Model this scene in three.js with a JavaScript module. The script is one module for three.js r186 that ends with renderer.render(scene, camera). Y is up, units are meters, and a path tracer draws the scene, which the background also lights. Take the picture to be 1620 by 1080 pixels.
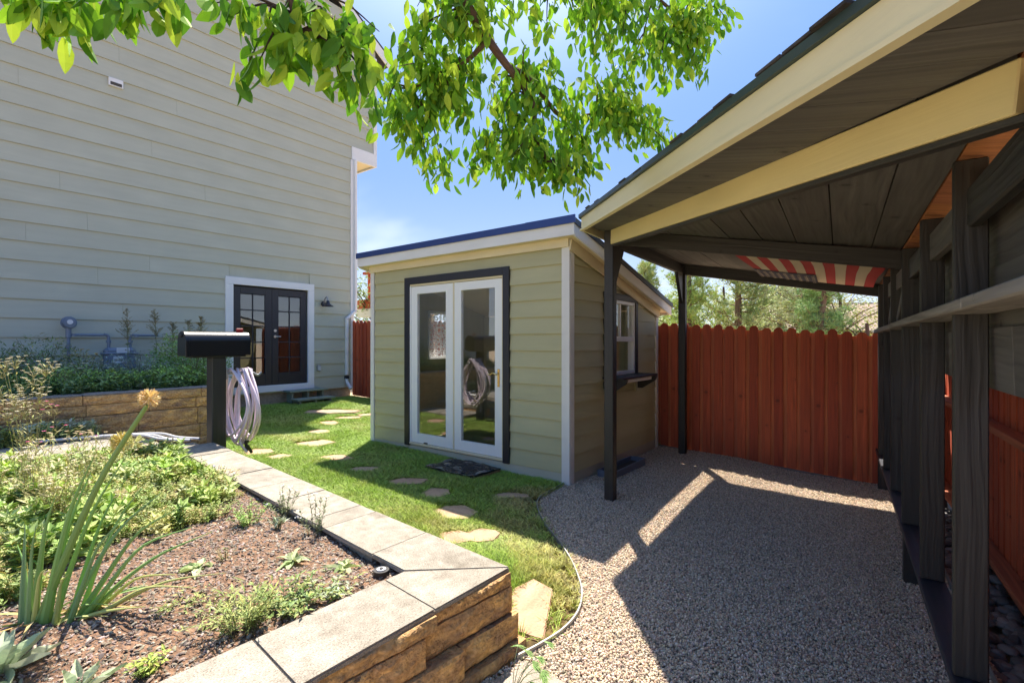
import * as THREE from 'three';
import { mergeGeometries } from 'three/addons/utils/BufferGeometryUtils.js';
import { ImprovedNoise } from 'three/addons/math/ImprovedNoise.js';

// ------------------------------------------------------------------ camera, sky, sun, exposure
const scene = new THREE.Scene();
const EYE = 1.5, SN = Math.sin(0.6545), CS = Math.cos(0.6545);
const camera = new THREE.PerspectiveCamera(69.05, 1620 / 1080, 0.05, 900);
camera.position.set(0, EYE, 0);
camera.lookAt(-SN, EYE, -CS);
const renderer = new THREE.WebGLRenderer({ antialias: true });
renderer.toneMapping = THREE.LinearToneMapping;
renderer.toneMappingExposure = 3.55;
renderer.shadowMap.enabled = true;

const perlin = new ImprovedNoise();
function fbm(x, y, z, o = 4) { let a = 0, s = 0.5, f = 1; for (let i = 0; i < o; i++) { a += s * perlin.noise(x * f, y * f, z * f); f *= 2.03; s *= 0.5; } return a; }
const SUN = new THREE.Vector3(-SN * 0.5, 0.866, -CS * 0.5).normalize();
{
  const W = 1024, H = 512, data = new Float32Array(W * H * 4);
  for (let j = 0; j < H; j++) for (let i = 0; i < W; i++) {
    const lat = ((j + 0.5) / H - 0.5) * Math.PI, lon = ((i + 0.5) / W - 0.5) * 2 * Math.PI;
    const x = Math.cos(lat) * Math.cos(lon), y = Math.sin(lat), z = Math.cos(lat) * Math.sin(lon);
    const e = Math.max(0, y), t = 1 - Math.pow(1 - e, 5.5);
    let r = 0.34 + (0.05 - 0.34) * t, g = 0.385 + (0.118 - 0.385) * t, b = 0.41 + (0.285 - 0.41) * t;
    const c = x * SUN.x + y * SUN.y + z * SUN.z;
    const au = 0.8 * Math.pow(Math.max(0, c), 18) + 0.09 * Math.pow(Math.max(0, c), 6);
    r += au * 1.0; g += au * 0.96; b += au * 0.8;
    const q = 1 / (e + 0.16);
    const n = fbm(x * q * 1.1 + 13.4, z * q * 2.6 + 6.2, 0.4, 6), n2 = fbm(x * q * 0.5 + 9, z * q * 0.6, 2.2, 3);
    let cl = Math.max(0, Math.min(1, (n + n2 * 0.8 - 0.1) * 1.8)); cl = cl * cl * (3 - 2 * cl) * 0.2;
    const cw = 0.5 + 0.3 * Math.pow(Math.max(0, c), 4);
    r += (cw - r) * cl; g += (cw - g) * cl; b += (cw * 1.0 - b) * cl;
    if (y < 0) { r = 0.28; g = 0.29; b = 0.28; }
    const k = (j * W + i) * 4; data[k] = r; data[k + 1] = g; data[k + 2] = b; data[k + 3] = 1;
  }
  const sky = new THREE.DataTexture(data, W, H, THREE.RGBAFormat, THREE.FloatType);
  sky.mapping = THREE.EquirectangularReflectionMapping; sky.magFilter = sky.minFilter = THREE.LinearFilter; sky.needsUpdate = true;
  scene.background = sky; scene.environment = sky;
}
const sun = new THREE.DirectionalLight(new THREE.Color(1, 0.9, 0.78), 3.9);
sun.position.copy(SUN).multiplyScalar(40).add(new THREE.Vector3(-4, 0, -4));
sun.target.position.set(-4, 0, -4); scene.add(sun, sun.target);
sun.castShadow = true; sun.shadow.mapSize.set(4096, 4096);
Object.assign(sun.shadow.camera, { left: -16, right: 16, top: 16, bottom: -16, near: 1, far: 90 });

// ------------------------------------------------------------------ helpers
let seed = 20117;
function rnd() { seed |= 0; seed = seed + 0x6D2B79F5 | 0; let t = Math.imul(seed ^ seed >>> 15, 1 | seed); t = t + Math.imul(t ^ t >>> 7, 61 | t) ^ t; return ((t ^ t >>> 14) >>> 0) / 4294967296; }
const rr = (a, b) => a + (b - a) * rnd();
const pick = a => a[Math.floor(rnd() * a.length)];
const V = (x, y, z) => new THREE.Vector3(x, y, z);
// survey coordinates: r metres to the right of and f metres ahead of the tripod
const S = (r, f) => [-SN * f + CS * r, -CS * f - SN * r];
const SV = (r, y, f) => { const [x, z] = S(r, f); return V(x, y, z); };
const toSurvey = (x, z) => [x * CS - z * SN, -x * SN - z * CS];
// lot frame of the shelter and the fences (turned 4 degrees from the house)
const LOT = 0.0698, LC = Math.cos(LOT), LS = Math.sin(LOT);
const L = (e, d) => [LC * e - LS * d, -LS * e - LC * d];

const levels = [[.576, 5.03, -1.46], [-1.965, 6.98, -1.42], [2.04, 7.0, -1.453], [4.16, 5.65, -1.633], [.914, 4.6, -1.475], [2.2, 6.5, -1.5], [2.62, 3.34, -1.58], [3.9, 5.35, -1.6], [0, 2.3, -1.41], [-4.25, 10.6, -1.27], [-3.1, 5.2, -1.36], [-3.4, 10.6, -1.29], [-1.5, 4.5, -1.42], [1.2, 1.2, -1.55], [.5, 1.2, -1.48], [-3.9, 6.4, -1.3], [2.2, 2.4, -1.58]];
function ground(x, z) {
  const [r, f] = toSurvey(x, z); let a = 0, b = 0;
  for (const [p, q, h] of levels) { const w = Math.pow((p - r) ** 2 + (q - f) ** 2 + 0.25, -1.5); a += w * h; b += w; }
  return EYE + a / b;
}
function inPoly(x, z, p) { let c = false; for (let i = 0, j = p.length - 1; i < p.length; j = i++) { const [a, b] = p[i], [d, e] = p[j]; if ((b > z) !== (e > z) && x < (d - a) * (z - b) / (e - b) + a) c = !c; } return c; }

const used = {};
function numbered(n) { if (!(n in used)) { used[n] = 0; return n; } used[n]++; return n + '_' + String(used[n]).padStart(3, '0'); }
function shadowed(o) { o.traverse(m => { if (m.isMesh) { m.castShadow = true; m.receiveShadow = true; } }); return o; }
function tag(o, label, category, group) { o.userData.label = label; o.userData.category = category; if (group) o.userData.group = group; return o; }
function thing(name, label, category, pos = [0, 0, 0], turn = 0, group) {
  const o = new THREE.Group(); o.name = numbered(name); o.position.set(...pos); o.rotation.y = turn; scene.add(o);
  return tag(o, label, category, group);
}
function part(name, geo, mat, parent) { const m = new THREE.Mesh(geo, mat); m.name = name; m.castShadow = m.receiveShadow = true; parent.add(m); return m; }
function struct(name, geo, mat) { const m = part(numbered(name), geo, mat, scene); m.userData.kind = 'structure'; return m; }
function solo(name, geo, mat, label, category, group) { return tag(part(numbered(name), geo, mat, scene), label, category, group); }

// uv in metres, the grain (u) along the longest side
function metric(g, o = [0, 0]) {
  if (g.index) g = g.toNonIndexed();
  g.computeBoundingBox(); const s = g.boundingBox.getSize(V(0, 0, 0)); const d = [s.x, s.y, s.z];
  const long = d.indexOf(Math.max(...d));
  g.computeVertexNormals();
  const p = g.attributes.position, uv = new Float32Array(p.count * 2), n = g.attributes.normal;
  for (let i = 0; i < p.count; i += 3) {
    const nn = [0, 0, 0]; for (let k = 0; k < 3; k++) { nn[0] += n.getX(i + k); nn[1] += n.getY(i + k); nn[2] += n.getZ(i + k); }
    const ab = nn.map(Math.abs), ax = ab.indexOf(Math.max(...ab));
    let u, v; if (ax === long) { u = (long + 1) % 3; v = (long + 2) % 3; } else { u = long; v = 3 - long - ax; }
    for (let k = 0; k < 3; k++) { const q = [p.getX(i + k), p.getY(i + k), p.getZ(i + k)]; uv[(i + k) * 2] = q[u] + o[0]; uv[(i + k) * 2 + 1] = q[v] + o[1]; }
  }
  g.setAttribute('uv', new THREE.BufferAttribute(uv, 2)); return g;
}
const cache = new Map();
// chamfered box, centred; cached by size, a few grain offsets
function box(w, h, d, c = 0.003, variant = 0) {
  const key = [w.toFixed(3), h.toFixed(3), d.toFixed(3), c, variant].join();
  if (cache.has(key)) return cache.get(key);
  c = Math.min(c, w * 0.3, h * 0.3, d * 0.3);
  const a = w / 2, b = h / 2, e = d / 2, P = [], quad = (p, q, r, s) => P.push(...p, ...q, ...r, ...p, ...r, ...s), tri = (p, q, r) => P.push(...p, ...q, ...r);
  const X = (s, y, z) => [s * a, y * (b - c), z * (e - c)], Y = (x, s, z) => [x * (a - c), s * b, z * (e - c)], Z = (x, y, s) => [x * (a - c), y * (b - c), s * e];
  for (const s of [1, -1]) {
    const f = (q) => s > 0 ? quad(...q) : quad(...q.reverse());
    f([X(s, -1, 1), X(s, -1, -1), X(s, 1, -1), X(s, 1, 1)]); f([Y(-1, s, 1), Y(1, s, 1), Y(1, s, -1), Y(-1, s, -1)]); f([Z(-1, -1, s), Z(1, -1, s), Z(1, 1, s), Z(-1, 1, s)]);
  }
  for (const s of [1, -1]) for (const t of [1, -1]) {
    const f = (q) => s * t > 0 ? quad(...q) : quad(...q.reverse());
    f([X(s, t, 1), X(s, t, -1), Y(s, t, -1), Y(s, t, 1)]); f([Y(1, s, t), Y(-1, s, t), Z(-1, s, t), Z(1, s, t)]); f([Z(s, 1, t), Z(s, -1, t), X(s, -1, t), X(s, 1, t)]);
    for (const u of [1, -1]) { const q = [X(s, t, u), Y(s, t, u), Z(s, t, u)]; tri(...(s * t * u > 0 ? q : q.reverse())); }
  }
  let g = new THREE.BufferGeometry(); g.setAttribute('position', new THREE.Float32BufferAttribute(P, 3));
  g = metric(g, [variant * 0.73, variant * 0.37]); cache.set(key, g); return g;
}
const moved = (g, x, y, z, ry = 0, rx = 0, rz = 0) => g.clone().applyMatrix4(new THREE.Matrix4().compose(V(x, y, z), new THREE.Quaternion().setFromEuler(new THREE.Euler(rx, ry, rz, 'YXZ')), V(1, 1, 1)));
const join = a => mergeGeometries(a.map(g => { const q = g.index ? g.toNonIndexed() : g.clone(); for (const k of Object.keys(q.attributes)) if (!['position', 'normal', 'uv'].includes(k)) q.deleteAttribute(k); return q; }));
// a box given by its corners, as a part at its own place
let vi = 0;
function bx(name, x0, x1, y0, y1, z0, z1, mat, parent, c = 0.003) {
  const m = part(name, box(Math.abs(x1 - x0), Math.abs(y1 - y0), Math.abs(z1 - z0), c, vi++ % 4), mat, parent);
  m.position.set((x0 + x1) / 2, (y0 + y1) / 2, (z0 + z1) / 2); return m;
}
// a straight timber between two points (a, b on its axis); w across, h upright
function timber(name, a, b, w, h, mat, parent, c = 0.004) {
  const len = a.distanceTo(b), m = part(name, box(w, h, len, c, vi++ % 4), mat, parent);
  m.position.copy(a).add(b).multiplyScalar(0.5); m.lookAt_ = true;
  const dir = b.clone().sub(a).normalize(), up = Math.abs(dir.y) > 0.95 ? V(0, 0, 1) : V(0, 1, 0);
  const x = up.clone().cross(dir).normalize(), y = dir.clone().cross(x);
  m.quaternion.setFromRotationMatrix(new THREE.Matrix4().makeBasis(x, y, dir)); return m;
}
// solid with a polygon plan (list of [x, z], counter-clockwise seen from above irrelevant) between two height functions
function slab(poly, lo, hi) {
  const sh = new THREE.Shape(poly.map(([x, z]) => new THREE.Vector2(x, -z)));
  const tri = THREE.ShapeUtils.triangulateShape(poly.map(([x, z]) => new THREE.Vector2(x, -z)), []);
  const P = [], area = THREE.ShapeUtils.area(sh.getPoints());
  const b = poly.map(([x, z]) => [x, lo(x, z), z]), t = poly.map(([x, z]) => [x, hi(x, z), z]);
  for (let [i, j, k] of tri) { P.push(...t[i], ...t[j], ...t[k]); P.push(...b[k], ...b[j], ...b[i]); }
  for (let i = 0; i < poly.length; i++) { const j = (i + 1) % poly.length; const q = [b[i], b[j], t[j], b[i], t[j], t[i]]; for (const v of (area > 0 ? q : [q[2], q[1], q[0], q[5], q[4], q[3]])) P.push(...v); }
  const g = new THREE.BufferGeometry(); g.setAttribute('position', new THREE.Float32BufferAttribute(P, 3)); return metric(g, [rnd() * 3, rnd() * 3]);
}
// tapered tube along points
function stemGeo(pts, r0, r1, sides = 6, seg = 0) {
  const curve = new THREE.CatmullRomCurve3(pts); seg = seg || Math.max(3, pts.length * 3);
  const g = new THREE.TubeGeometry(curve, seg, 1, sides, false), p = g.attributes.position;
  for (let i = 0; i <= seg; i++) { const t = i / seg, c = curve.getPointAt(t), r = r0 + (r1 - r0) * t;
    for (let j = 0; j <= sides; j++) { const k = i * (sides + 1) + j; p.setXYZ(k, c.x + (p.getX(k) - c.x) * r, c.y + (p.getY(k) - c.y) * r, c.z + (p.getZ(k) - c.z) * r); } }
  return g;
}

// ------------------------------------------------------------------ textures and materials
function tex(W, H, fn, rx, ry, srgb = true) {
  const d = new Uint8Array(W * H * 4);
  for (let j = 0; j < H; j++) for (let i = 0; i < W; i++) { const c = fn(i / W, j / H), k = (j * W + i) * 4; if (Array.isArray(c)) { d[k] = c[0]; d[k + 1] = c[1]; d[k + 2] = c[2]; } else d[k] = d[k + 1] = d[k + 2] = c; d[k + 3] = 255; }
  const t = new THREE.DataTexture(d, W, H); t.wrapS = t.wrapT = THREE.RepeatWrapping; t.magFilter = THREE.LinearFilter; t.minFilter = THREE.LinearMipmapLinearFilter; t.generateMipmaps = true;
  t.repeat.set(1 / rx, 1 / ry); if (srgb) t.colorSpace = THREE.SRGBColorSpace; t.needsUpdate = true; return t;
}
const cl8 = v => Math.max(0, Math.min(255, v));
// tileable noise on a torus-free trick: blend of shifted samples
function tn(u, v, fx, fy, z, o) { const s = (a, b) => fbm(a * fx, b * fy, z, o); return s(u, v) * (1 - u) * (1 - v) + s(u - 1, v) * u * (1 - v) + s(u, v - 1) * (1 - u) * v + s(u - 1, v - 1) * u * v; }
const grain = (u, v, z) => { const w = tn(u, v, 3, 2, z + 7, 2) * 0.12; return tn(u, v + w, 3, 26, z, 4); };
const knotAt = [[.17, .22, .05], [.63, .7, .07], [.84, .38, .04], [.4, .88, .05], [.33, .52, .035]];
const knot = (u, v) => { let k = 0; for (const [a, b, r] of knotAt) { const d = Math.hypot((u - a) * 3.2, (v - b)) / r; if (d < 2.2) k += d < .5 ? -70 : (-26 * Math.cos(d * 9) - 20) * Math.max(0, 1 - d / 2.2); } return k; };
const woodTint = tex(512, 512, (u, v) => cl8(222 + 84 * grain(u, v, 1.3) + 44 * tn(u, v, 2, 3, 4, 3) + knot(u, v)), 1.6, 0.5);
const woodBump = tex(512, 512, (u, v) => cl8(128 + 300 * grain(u, v, 1.3)), 1.6, 0.5, false);
const paintTint = tex(512, 512, (u, v) => cl8(240 + 16 * tn(u, v, 5, 5, 2.2, 5) + 12 * grain(u, v, 3.1)), 2.3, 1.7);
const paintBump = tex(512, 512, (u, v) => cl8(128 + 260 * grain(u, v, 5.2)), 1.1, 0.34, false);
const roughTint = tex(512, 512, (u, v) => cl8(205 + 150 * tn(u, v, 26, 26, 3.3, 4) + 70 * tn(u, v, 3, 3, 8, 3)), 0.7, 0.7);
const roughBump = tex(512, 512, (u, v) => cl8(128 + 330 * tn(u, v, 34, 34, 6.3, 4)), 0.5, 0.5, false);
const concreteTint = tex(1024, 1024, (u, v) => { const n = perlin.noise(u * 120, v * 120, 3), n3 = perlin.noise(u * 230, v * 230, 8), m = tn(u, v, 4, 4, 5, 5), w = tn(u, v, 14, 14, 2, 4); const s = (n > 0.36 ? 24 : n < -0.36 ? -34 : n * 22) + n3 * 26; return [cl8(204 + s + 90 * m + 60 * w), cl8(199 + s + 90 * m + 62 * w), cl8(190 + s + 94 * m + 66 * w)]; }, 0.8, 0.8);
const concreteBump = tex(512, 512, (u, v) => cl8(150 + 170 * perlin.noise(u * 180, v * 180, 3) + 90 * tn(u, v, 30, 30, 1, 3)), 0.5, 0.5, false);
const blockTint = tex(512, 512, (u, v) => { const a = tn(u, v, 5, 9, 2, 4), b = tn(u, v, 30, 30, 9, 3), m = Math.max(0, Math.min(1, 0.5 + 1.6 * a)); return [cl8(150 + 92 * m + 90 * b), cl8(120 + 78 * m + 84 * b), cl8(96 + 34 * m + 74 * b)]; }, 0.62, 0.5);
const soilTint = tex(512, 512, (u, v) => { const a = tn(u, v, 40, 40, 2, 4), b = tn(u, v, 5, 5, 4, 3); return [cl8(176 + 190 * a + 90 * b), cl8(150 + 170 * a + 80 * b), cl8(130 + 150 * a + 70 * b)]; }, 0.9, 0.9);
const flagTint = tex(512, 512, (u, v) => { const a = tn(u, v, 4, 9, 2, 5), b = tn(u, v, 60, 60, 4, 2); return [cl8(224 + 70 * a + 40 * b), cl8(216 + 76 * a + 40 * b), cl8(206 + 84 * a + 40 * b)]; }, 0.8, 0.8);

function mat(r, g, b, o = {}) { const m = new THREE.MeshStandardMaterial({ roughness: 0.7, ...o }); m.color.setRGB(r, g, b); return m; }
const wood = (r, g, b, o = {}) => mat(r, g, b, { map: woodTint, bumpMap: woodBump, bumpScale: 0.003, roughness: 0.75, ...o });
const paint = (r, g, b, o = {}) => mat(r, g, b, { map: paintTint, bumpMap: paintBump, bumpScale: 0.0006, roughness: 0.6, ...o });
const M = {
  houseSiding: [0, 1, 2].map(i => paint(0.465 + i * .005, 0.475 + i * .005, 0.38 + i * .005)),
  shedSiding: [0, 1, 2].map(i => paint(0.485 + i * .01, 0.46 + i * .01, 0.265 + i * .008)),
  white: paint(0.8, 0.79, 0.75), houseWhite: paint(0.78, 0.79, 0.8), cream: paint(0.78, 0.68, 0.45), vinyl: mat(0.8, 0.8, 0.77, { roughness: 0.35 }),
  navyTrim: paint(0.016, 0.017, 0.025, { roughness: 0.45 }), navyMetal: mat(0.02, 0.05, 0.19, { roughness: 0.4, metalness: 0.2 }), shedSkirt: paint(0.5, 0.5, 0.4),
  blackWood: [0, 1, 2].map(i => wood(0.032 + i * .007, 0.0305 + i * .007, 0.0275 + i * .006, { roughness: 0.55 })),
  greyBoard: [0, 1, 2].map(i => wood(0.135 + i * .014, 0.129 + i * .014, 0.121 + i * .012, { roughness: 0.7 })),
  blueWood: wood(0.032, 0.036, 0.05, { roughness: 0.5 }), weathered: wood(0.25, 0.24, 0.22), shelfWood: wood(0.33, 0.31, 0.28),
  redFence: [0, 1, 2, 3].map(i => wood([.6, .53, .66, .5][i], [.118, .096, .14, .085][i], [.045, .038, .052, .034][i], { roughness: 0.7 })),
  redBack: wood(0.5, 0.15, 0.07), redPale: [0, 1].map(i => wood(.72 - i * .07, .22 - i * .03, .09)), rawWood: [0, 1].map(i => wood(0.62 - i * .1, 0.24 - i * .05, 0.08)),
  beamYellow: paint(0.82, 0.7, 0.33), fascia: paint(0.83, 0.76, 0.47), shingle: [0, 1, 2].map(i => mat(0.05 + i * .02, 0.045 + i * .018, 0.045 + i * .016, { map: roughTint, bumpMap: roughBump, bumpScale: 0.003, roughness: 0.95 })), drip: mat(0.03, 0.05, 0.05, { roughness: 0.5 }),
  concrete: [0, 1, 2].map(i => mat(0.42 + i * .022, 0.4 + i * .02, 0.365 + i * .018, { map: concreteTint, bumpMap: concreteBump, bumpScale: 0.003, roughness: 0.92 })),
  block: [0, 1, 2].map(i => mat(0.9 - i * .1, 0.86 - i * .08, 0.76 - i * .05, { map: blockTint, bumpMap: roughBump, bumpScale: 0.008, roughness: 0.95 })),
  foundation: mat(0.5, 0.42, 0.33, { map: concreteTint, roughness: 0.9 }),
  soil: mat(0.38, 0.31, 0.25, { map: soilTint, bumpMap: roughBump, bumpScale: 0.012, roughness: 1 }), lawnSoil: mat(0.2, 0.19, 0.08, { map: soilTint, roughness: 1 }), gravelBase: mat(0.3, 0.27, 0.23, { map: roughTint, roughness: 1 }), earth: mat(0.6, 0.5, 0.36, { map: flagTint, roughness: 1 }),
  flag: [0, 1, 2].map(i => mat([.54, .5, .52][i], [.4, .38, .36][i], [.285, .28, .26][i], { map: flagTint, bumpMap: roughBump, bumpScale: 0.003, roughness: 0.9 })),
  glass: new THREE.MeshPhysicalMaterial({ color: 0xffffff, transmission: 1, roughness: 0.0, ior: 1.75, thickness: 0 }),
  dark: mat(0.06, 0.055, 0.05, { roughness: 0.9 }), interior: mat(0.2, 0.17, 0.14, { roughness: 0.9 }),
  blackMetal: mat(0.012, 0.013, 0.016, { roughness: 0.28, metalness: 0.1 }), blackPlastic: mat(0.015, 0.015, 0.016, { roughness: 0.45 }), brass: mat(0.8, 0.58, 0.22, { metalness: 1, roughness: 0.25 }), nickel: mat(0.6, 0.58, 0.54, { metalness: 1, roughness: 0.3 }),
  meter: mat(0.16, 0.2, 0.27, { roughness: 0.5, metalness: 0.2 }), meterLight: mat(0.6, 0.62, 0.66, { roughness: 0.5 }), hose: mat(0.62, 0.53, 0.6, { roughness: 0.45 }), hoseGrey: mat(0.55, 0.55, 0.55, { roughness: 0.5 }), steel: mat(0.3, 0.31, 0.32, { roughness: 0.45, metalness: 0.6 }),
  bark: mat(0.14, 0.085, 0.06, { map: woodTint, bumpMap: woodBump, bumpScale: 0.006, roughness: 0.95 }), pineBark: mat(0.24, 0.15, 0.1, { map: woodTint, roughness: 0.95 }),
  stepPaint: paint(0.24, 0.28, 0.22),
};
const foliageMat = (t = 0.35, rough = 0.75) => new THREE.MeshPhysicalMaterial({ vertexColors: true, roughness: rough, transmission: t, thickness: 0, side: THREE.DoubleSide });
M.leafy = foliageMat(0.3); M.stalk = new THREE.MeshStandardMaterial({ vertexColors: true, roughness: 0.6, side: THREE.DoubleSide });

class Foliage {
  constructor() { this.p = []; this.c = []; }
  tri(a, b, c, col) { this.p.push(a.x, a.y, a.z, b.x, b.y, b.z, c.x, c.y, c.z); for (let i = 0; i < 3; i++) this.c.push(...col); }
  leaf(p, dir, side, len, wid, col, droop = 0.15) {
    const nrm = side.clone().cross(dir).normalize(), m = p.clone().addScaledVector(dir, len * 0.45).addScaledVector(nrm, -wid * 0.12), t = p.clone().addScaledVector(dir, len).addScaledVector(nrm, -len * droop);
    const l = p.clone().addScaledVector(dir, len * 0.42).addScaledVector(side, -wid / 2).addScaledVector(nrm, wid * 0.08), r = p.clone().addScaledVector(dir, len * 0.42).addScaledVector(side, wid / 2).addScaledVector(nrm, wid * 0.08);
    this.tri(p, m, l, col); this.tri(p, r, m, col); this.tri(l, m, t, col); this.tri(m, r, t, col);
  }
  // a random leaf, mostly turned upwards
  rleaf(p, up, len, wid, col, flat = 0.5) {
    const a = rnd() * 6.283, d = V(Math.cos(a), up + rr(-0.4, 0.4), Math.sin(a)).normalize(), s = V(-Math.sin(a), rr(-flat, flat), Math.cos(a)).normalize();
    this.leaf(p, d, s, len, wid, col, rr(0, 0.3));
  }
  blade(p, dir, len, wid, bend, col, seg = 3, crease = 0.25) {
    let side = dir.clone().cross(V(0, 1, 0)); if (side.lengthSq() < 1e-4) side = V(1, 0, 0); side.normalize().applyAxisAngle(dir, rr(-0.8, 0.8));
    const n = side.clone().cross(dir).normalize(); let prev = null;
    for (let i = 0; i <= seg; i++) {
      const t = i / seg, c = p.clone().addScaledVector(dir, len * t).addScaledVector(bend, t * t * len), w = wid * (i === seg ? 0.06 : Math.min(1, 0.7 + t) * (1 - 0.65 * t * t)) / 2;
      const row = [c.clone().addScaledVector(side, -w), c.clone().addScaledVector(n, -w * crease * 2), c.clone().addScaledVector(side, w)];
      if (prev) for (const k of [0, 1]) { this.tri(prev[k], prev[k + 1], row[k + 1], col); this.tri(prev[k], row[k + 1], row[k], col); }
      prev = row;
    }
  }
  strap(p, dir, len, wid, bend, col, seg = 7, crease = 0.3) {
    let side = dir.clone().cross(V(0, 1, 0)); if (side.lengthSq() < 1e-4) side = V(1, 0, 0); side.normalize().applyAxisAngle(dir, rr(-0.5, 0.5));
    const n = side.clone().cross(dir).normalize(); let prev = null; const ph = rnd() * 6;
    for (let i = 0; i <= seg; i++) {
      const t = i / seg, c = p.clone().addScaledVector(dir, len * t).addScaledVector(bend, t * t * len), w = wid * Math.pow(Math.sin(Math.PI * (0.07 + 0.92 * t)), 0.8) / 2, k = Math.sin(t * 9 + ph) * wid * 0.14;
      const row = [c.clone().addScaledVector(side, -w).addScaledVector(n, k), c.clone().addScaledVector(n, -w * crease * 2), c.clone().addScaledVector(side, w).addScaledVector(n, -k)];
      if (prev) for (const q of [0, 1]) { this.tri(prev[q], prev[q + 1], row[q + 1], col); this.tri(prev[q], row[q + 1], row[q], col); }
      prev = row;
    }
  }
  tube(pts, r0, r1, col, sides = 5) { const g = stemGeo(pts, r0, r1, sides).toNonIndexed(), p = g.attributes.position; for (let i = 0; i < p.count; i++) { this.p.push(p.getX(i), p.getY(i), p.getZ(i)); this.c.push(...col); } }
  geo() { const g = new THREE.BufferGeometry(); g.setAttribute('position', new THREE.Float32BufferAttribute(this.p, 3)); g.setAttribute('color', new THREE.Float32BufferAttribute(this.c, 3)); g.computeVertexNormals(); return g; }
}
const jit = (c, a = 0.2) => { const k = 1 + rr(-a, a); return c.map(v => v * k * (1 + rr(-a, a) * 0.4)); };

// ================================================================== THE SETTING
function sheet(cells, lift, x0, x1, z0, z1, step, keep) {       // a grid that follows the ground
  const nx = Math.round((x1 - x0) / step), nz = Math.round((z1 - z0) / step), P = [], U = [], I = [], id = new Map();
  const vert = (i, j) => { const k = i * 10000 + j; if (!id.has(k)) { const x = x0 + i * step, z = z0 + j * step; id.set(k, P.length / 3); P.push(x, ground(x, z) + lift + cells * perlin.noise(x * 3, z * 3, 0.5), z); U.push(x, z); } return id.get(k); };
  for (let i = 0; i < nx; i++) for (let j = 0; j < nz; j++) { const x = x0 + (i + .5) * step, z = z0 + (j + .5) * step; if (!keep(x, z)) continue; const a = vert(i, j), b = vert(i + 1, j), c = vert(i + 1, j + 1), d = vert(i, j + 1); I.push(a, d, b, b, d, c); }
  const g = new THREE.BufferGeometry(); g.setAttribute('position', new THREE.Float32BufferAttribute(P, 3)); g.setAttribute('uv', new THREE.Float32BufferAttribute(U, 2)); g.setIndex(I); g.computeVertexNormals(); return g;
}
{ // terrain out to the horizon
  const ax = []; for (let v = -9; v <= 4; v += 0.5) ax.push(v); const far = [6, 9, 14, 22, 40, 80, 160, 300];
  const xs = [...far.map(v => -9 - v).reverse(), ...ax, ...far.map(v => 4 + v)], zs = [...far.map(v => -9 - v).reverse(), ...ax, ...far.map(v => 4 + v)];
  const P = [], U = [], I = []; for (const z of zs) for (const x of xs) { const cx = Math.max(-11, Math.min(4, x)), cz = Math.max(-9, Math.min(3, z)); P.push(x, ground(cx, cz) - 0.06, z); U.push(x, z); }
  const n = xs.length; for (let j = 0; j < zs.length - 1; j++) for (let i = 0; i < n - 1; i++) { const a = j * n + i; I.push(a, a + n, a + 1, a + 1, a + n, a + n + 1); }
  const g = new THREE.BufferGeometry(); g.setAttribute('position', new THREE.Float32BufferAttribute(P, 3)); g.setAttribute('uv', new THREE.Float32BufferAttribute(U, 2)); g.setIndex(I); g.computeVertexNormals();
  struct('ground', g, M.earth);
}
const edgeLine = [[.56, 5.08], [.511, 5.018], [.38, 4.812], [.278, 4.64], [.227, 4.463], [.23, 4.19], [.276, 3.869], [.342, 3.578], [.388, 3.279], [.403, 3.016], [.395, 2.796], [.343, 2.586], [.253, 2.423], [.131, 2.293], [.02, 2.2]].map(p => S(...p));
const lawnPoly = [...edgeLine, ...[[-.05, 2.25], [-3.6, 5.6], [-3.75, 6.15]].map(p => S(...p)), [-6.98, -2.9], [-9.9, -4.0], [-9.9, -6.85], [-2.6, -7.0], [-2.6, -4.35]];
const gravelPoly = [...edgeLine, ...[[-.3, 1.9], [-.2, .3]].map(p => S(...p)), L(.62, -.2), L(.62, 6.95), L(-2.3, 6.95), [-2.6, -4.35]];
const shedRect = (x, z, m = 0) => x > -5.83 - m && x < -2.59 + m && z > -6.72 - m && z < -4.33 + m;
struct('lawn_soil', sheet(0.008, 0.0, -10, 0.5, -7.2, -1, 0.1, (x, z) => inPoly(x, z, lawnPoly)), M.lawnSoil);
struct('gravel_bed', sheet(0.006, 0.004, -5, 2, -7.2, 0.6, 0.1, (x, z) => inPoly(x, z, gravelPoly)), M.gravelBase);

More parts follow.
